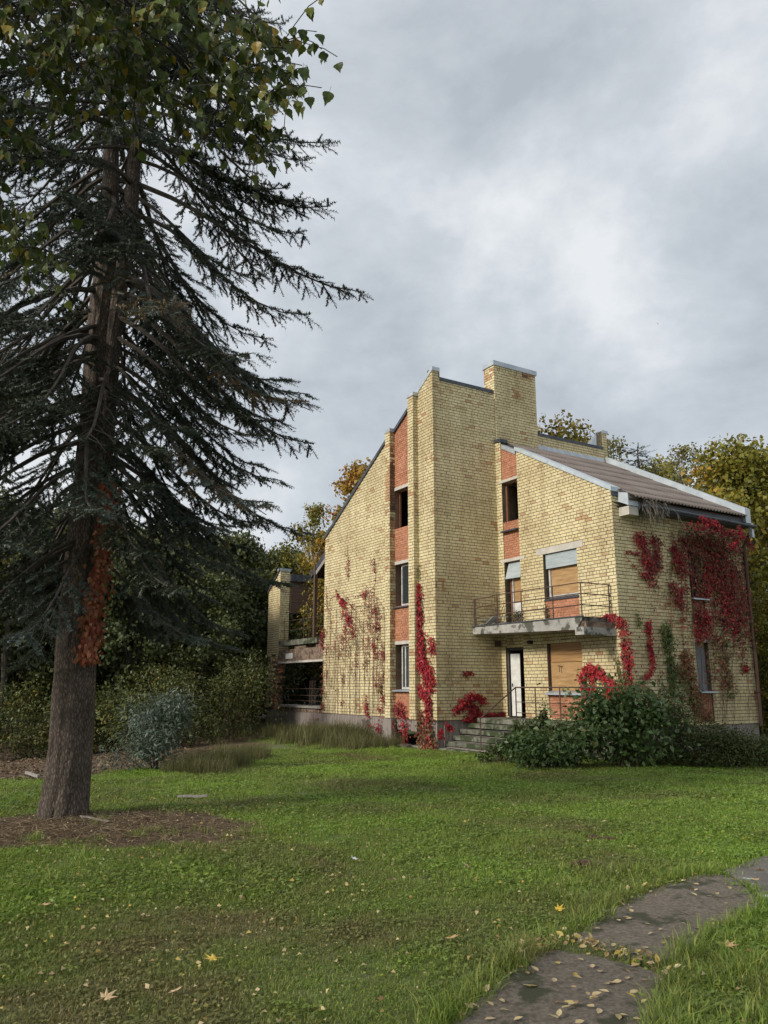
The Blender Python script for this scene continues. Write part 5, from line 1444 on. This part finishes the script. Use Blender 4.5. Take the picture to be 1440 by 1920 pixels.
for k in range(110):                                      # drifts in the joint and along the left edge
    L_ = gap if k % 3 else lft
    i = rnd.randrange(len(L_) - 1); f_ = rnd.random(); q = L_[i] + (L_[i + 1] - L_[i]) * f_
    q = (q[0] + rnd.gauss(0, .035), q[1] + rnd.gauss(0, .05))
    drop(q, float(gz(*q)) + rnd.uniform(.025, .05), .7, 'curled dry leaf in the drift along the path edge', 'leaf drift along the path')
# the many small leaves strewn through the grass
n_ = 5200
x, y = lawn_pts(n_, 3.5, 13, .54); k_ = nrg.random(n_) < np.clip(.85 - x / np.maximum(y, 1) * .9 - y * .03, .12, 1)
x, y = x[k_], y[k_]; k2 = ~on_path(x, y); x, y = x[k2], y[k2]; a_ = nrg.uniform(0, 6.283, len(x))
Lf = nrg.uniform(.012, .042, len(x))
vv, ff = leaf_quads(np.stack([x, y, gz(x, y) + .018 + .03 * nrg.random(len(x))], 1), np.stack([np.cos(a_), np.sin(a_), nrg.normal(0, .25, len(x))], 1), np.array([[0, 0, 1.0]]) + nrg.normal(0, .45, (len(x), 3)), Lf, Lf * .7, .25)
tag(link('leaf_litter', np_mesh('leaf_litter', vv, ff, nrg.random(len(x))), 'fallen', kind='stuff'), 'small pale fallen leaves strewn through the grass', 'leaves')

# ------------------------------------------------------------------ birch bough overhead (its trunk stands left of the picture)
def birch_leaf_mesh():
    q = MB(); o_ = [(0, 0), (.08, .32), (.2, .46), (.3, .42), (.36, .43), (.5, .29), (.56, .30), (.72, .13), (1.0, 0)]
    v_ = [(x_, 0, -.02) for x_, w_ in o_] + [(x_, w_ * .84, .07 * w_ + .04 * math.sin(x_ * 9)) for x_, w_ in o_[1:-1]] + [(x_, -w_ * .84, .07 * w_ - .03 * math.sin(x_ * 9)) for x_, w_ in o_[1:-1]]
    n_ = len(o_); f_ = []
    for base in (n_, n_ + n_ - 2):
        f_.append((0, 1, base)); f_.append((n_ - 2, n_ - 1, base + n_ - 3))
        for i in range(1, n_ - 2): f_.append((i, i + 1, base + i, base + i - 1))
    q.poly(v_, f_); q.tube([(0, 0, 0), (-.3, .02, .06)], .012, 3, cap=False)
    return q
bl = birch_leaf_mesh(); bl_me = bl.mesh('leaf')
bt = (-3.4, 1.6, 0)
BT = empty('birch_tree', bt, label='leafy birch bough hanging into the top left corner', cat='tree')
rr = random.Random(15)
q = MB(); q.tube(spline((0, 0, -.3), (.25, .1, 9), 0, 10, .03, rr), [.16 - .011 * i for i in range(11)], 12); q.build('trunk', 'birch_bark', BT)
bt = np.array(bt); wood = MB(); LV = []
ends = [((x_ - 55, y_ - 15), d_) for x_, y_, d_ in ((560, 190, 2.7), (585, 95, 2.8), (520, 60, 2.6), (500, 230, 2.9), (440, 120, 2.7), (400, 40, 2.6), (350, 170, 2.9), (300, 90, 2.7), (270, 210, 3.0), (200, 60, 2.6), (180, 190, 2.9), (120, 110, 2.7), (90, 260, 3.0), (60, 400, 3.1), (30, 180, 2.8), (20, 330, 3.0), (100, 480, 3.2), (-40, 80, 2.7), (-60, 300, 3.0), (330, -30, 2.6), (450, -20, 2.7), (150, -30, 2.6), (230, 140, 3.2), (40, 60, 3.1), (380, 220, 3.1), (540, 260, 3.0), (-20, 420, 3.1), (10, 20, 2.8), (250, 20, 3.1), (480, 150, 3.2))]
for k, (p_, d_) in enumerate(ends):
    e_ = at_y(p_, d_)
    s0 = bt + np.array([.15, .05, 4.1 + (k % 7) * .16])
    main = spline(s0, e_ + np.array([-.25, 0, .28]), .35, 7, .04, rr) + [e_]
    wood.tube([m__ - bt for m__ in main], [.016 - .0016 * i for i in range(9)], 5, cap=False)
    for j in range(4, 9):
        for tw in range(5 if j < 7 else 6):
            a0 = main[j] if j == 8 else main[j] + (main[j + 1] - main[j]) * rr.random()
            dd = unit(np.array([rr.uniform(-.5, .9), rr.uniform(-.7, .7), rr.uniform(-1.0, .2)])) * rr.uniform(.14, .34)
            tp = spline(a0, a0 + dd, .03, 4, .008, rr)
            wood.tube([m__ - bt for m__ in tp], .0022, 3, cap=False)
            for i in range(1, 5):
                for _ in range(2 if i < 4 else 1):
                    LV.append(tp[i] + np.array([rr.gauss(0, .012), rr.gauss(0, .012), -.012]))
wood.build('branches', 'dark_bark', BT, kind='stuff')
LV = np.array(LV)
def leaf_xf(p_, L):
    ax = unit(np.array([rr.gauss(.1, .45), rr.gauss(0, .45), -1.0])); nn = unit(np.array([rr.gauss(0, .8), -1 + rr.gauss(0, .6), rr.gauss(.3, .5)]))
    sd = unit(np.cross(nn, ax)); nn = np.cross(ax, sd)
    return Matrix(((ax[0] * L, sd[0] * L, nn[0] * L, p_[0]), (ax[1] * L, sd[1] * L, nn[1] * L, p_[1]), (ax[2] * L, sd[2] * L, nn[2] * L, p_[2]), (0, 0, 0, 1)))
rel = LV - CAM; dep = rel @ FW; pxx = 720 + F_PX * (rel @ RT) / dep; pyy = 960 - F_PX * (rel @ UP) / dep
vis = (pxx > -10) & (pyy > -10) & (pxx < 640) & (pyy < 640)
order = np.argsort(np.where(vis, dep, 99)); singles = set(order[:300].tolist())
rest = MB(); CR = empty('crown', (0, 0, 0)); CR.parent = BT
for i, p_ in enumerate(LV):
    X_ = leaf_xf(p_ - bt, rr.uniform(.04, .062))
    if i in singles:
        o = link('leaf', bl_me, 'birch_leaf', CR); o.matrix_local = X_
    else:
        rest.poly([tuple(X_ @ Vector(v_)) for v_ in bl.v[:23]], [f_ for f_ in bl.f if max(f_) < 23], rr.random())
rest.build('foliage', 'birch_leaf', CR, kind='stuff')

# ------------------------------------------------------------------ small things
def plank(nm, p0, p1, w_, h_, mat, lab, cat='plank', group=None):
    c_ = (np.asarray(p0) + np.asarray(p1)) / 2; a_ = (np.asarray(p1) - np.asarray(p0)) / 2; d = unit(a_)
    s_ = unit(np.cross(d, [0, 0, 1.0])); n__ = np.cross(s_, d)
    q = MB(); L = np.linalg.norm(a_); k = 6
    for i in range(k):
        t0, t1 = -L + 2 * L * i / k, -L + 2 * L * (i + 1) / k
        q.obox(d * (t0 + t1) / 2 + n__ * .004 * math.sin(i * 1.3), d * (t1 - t0) / 2, s_ * w_ / 2 * (1 - .06 * (i % 2)), n__ * h_ / 2)
    o = q.build(nm, mat); o.location = c_; tag(o, lab, cat, group); return o
g1, g2 = ground((100, 1530)), ground((155, 1516))
plank('wooden_lath', g1 + [0, -.1, .05], g2 + [0, -.05, .10], .05, .03, 'grey_wood', 'pale broken lath leaning at the foot of the spruce')
g1, g2 = ground((333, 1501)), ground((388, 1500))
plank('wooden_lath', g1 + [0, 0, .06], g2 + [0, 0, .06], .08, .03, 'grey_wood', 'short grey board lying in the grass behind the bare soil')
g1, g2 = ground((48, 1460)), ground((72, 1464))
plank('wooden_stick', g1 + [0, 0, .12], g2 + [0, 0, .08], .05, .05, 'grey_wood', 'short grey stick behind the spruce trunk', 'stick')
g1, g2 = ground((150, 1535)), ground((205, 1545))
plank('wooden_stick', g1 + [0, 0, .03], g2 + [0, 0, .03], .02, .02, 'grey_wood', 'thin twig on the straw right of the trunk', 'stick')
for k in range(9):                                        # broken boards heaped on the balcony
    u_, v_ = rnd.uniform(.25, 1.3), rnd.uniform(1.55, 2.0); a_ = rnd.uniform(-.35, .35); L = rnd.uniform(.35, .8)
    z = 3.475 + .028 * k
    plank('broken_board', wld(u_ - L * .5, v_ - a_ * .3, z + rnd.uniform(0, .05)), wld(u_ + L, v_ + a_ * .3, z), .09, .02, 'grey_wood', 'grey broken board in the heap on the balcony by the tower', 'board', 'broken boards on the balcony')
plank('metal_scrap', wld(.75, 1.5, 3.50), wld(1.05, 1.55, 3.72), .25, .01, 'metal', 'bent grey metal scrap on top of the balcony board heap', 'scrap')
for k, (u_, v_, sx, sz, lab) in enumerate(((.55, 2.0, .45, .85, 'dry twiggy growth in the balcony corner by the tower'), (2.0, 1.7, .18, .3, 'small dry weed on the balcony below the big window edge'), (2.9, 2.0, .2, .42, 'small dry weed on the balcony before the red panel'), (1.35, 2.1, .2, .3, 'green weed on the balcony at the door'))):
    shrub('balcony_weed', tuple(wld(u_, v_, 3.45)), (sx, sx * .8, sz), 240, .05, 'leaf_weed', 150 + k, lab, tint=(.5, 1.2), lobes=12, stems=12, cat='weed')
for k in range(5):
    g_ = ground(((770, 1512), (1110, 1557), (1132, 1577), (1100, 1623), (1310, 1497))[k])
    q = MB(); r_ = random.Random(k)
    for j in range(14):
        q.obox((r_.gauss(0, .06), r_.gauss(0, .04), r_.uniform(.0, .035)), (r_.uniform(.01, .03), .006, 0), (-.006, r_.uniform(.01, .03), 0), (0, .004, r_.uniform(.008, .02)))
    o = q.build('soil_clod', 'straw'); o.location = g_; tag(o, 'small dark heap of crumbly soil on the lawn', 'soil', 'soil heaps on the lawn', None)
# one far bird
q = MB(); q.poly([(0, 0, 0), (.5, .06, .16), (.95, 0, .04), (.45, -.1, .12), (-.5, .06, .16), (-.95, 0, .04), (-.45, -.1, .12)], [(0, 1, 2), (0, 2, 3), (0, 4, 5), (0, 5, 6)])
q.tube([(0, .35, 0), (0, .1, .01), (0, -.15, 0), (0, -.4, 0)], [.02, .08, .08, .02], 6)
o = q.build('bird', 'black'); o.location = at_y((1233, 607), 190); o.scale = (.55,) * 3; o.rotation_euler = (0, .3, .6); tag(o, 'single dark bird flying in the grey sky', 'bird')
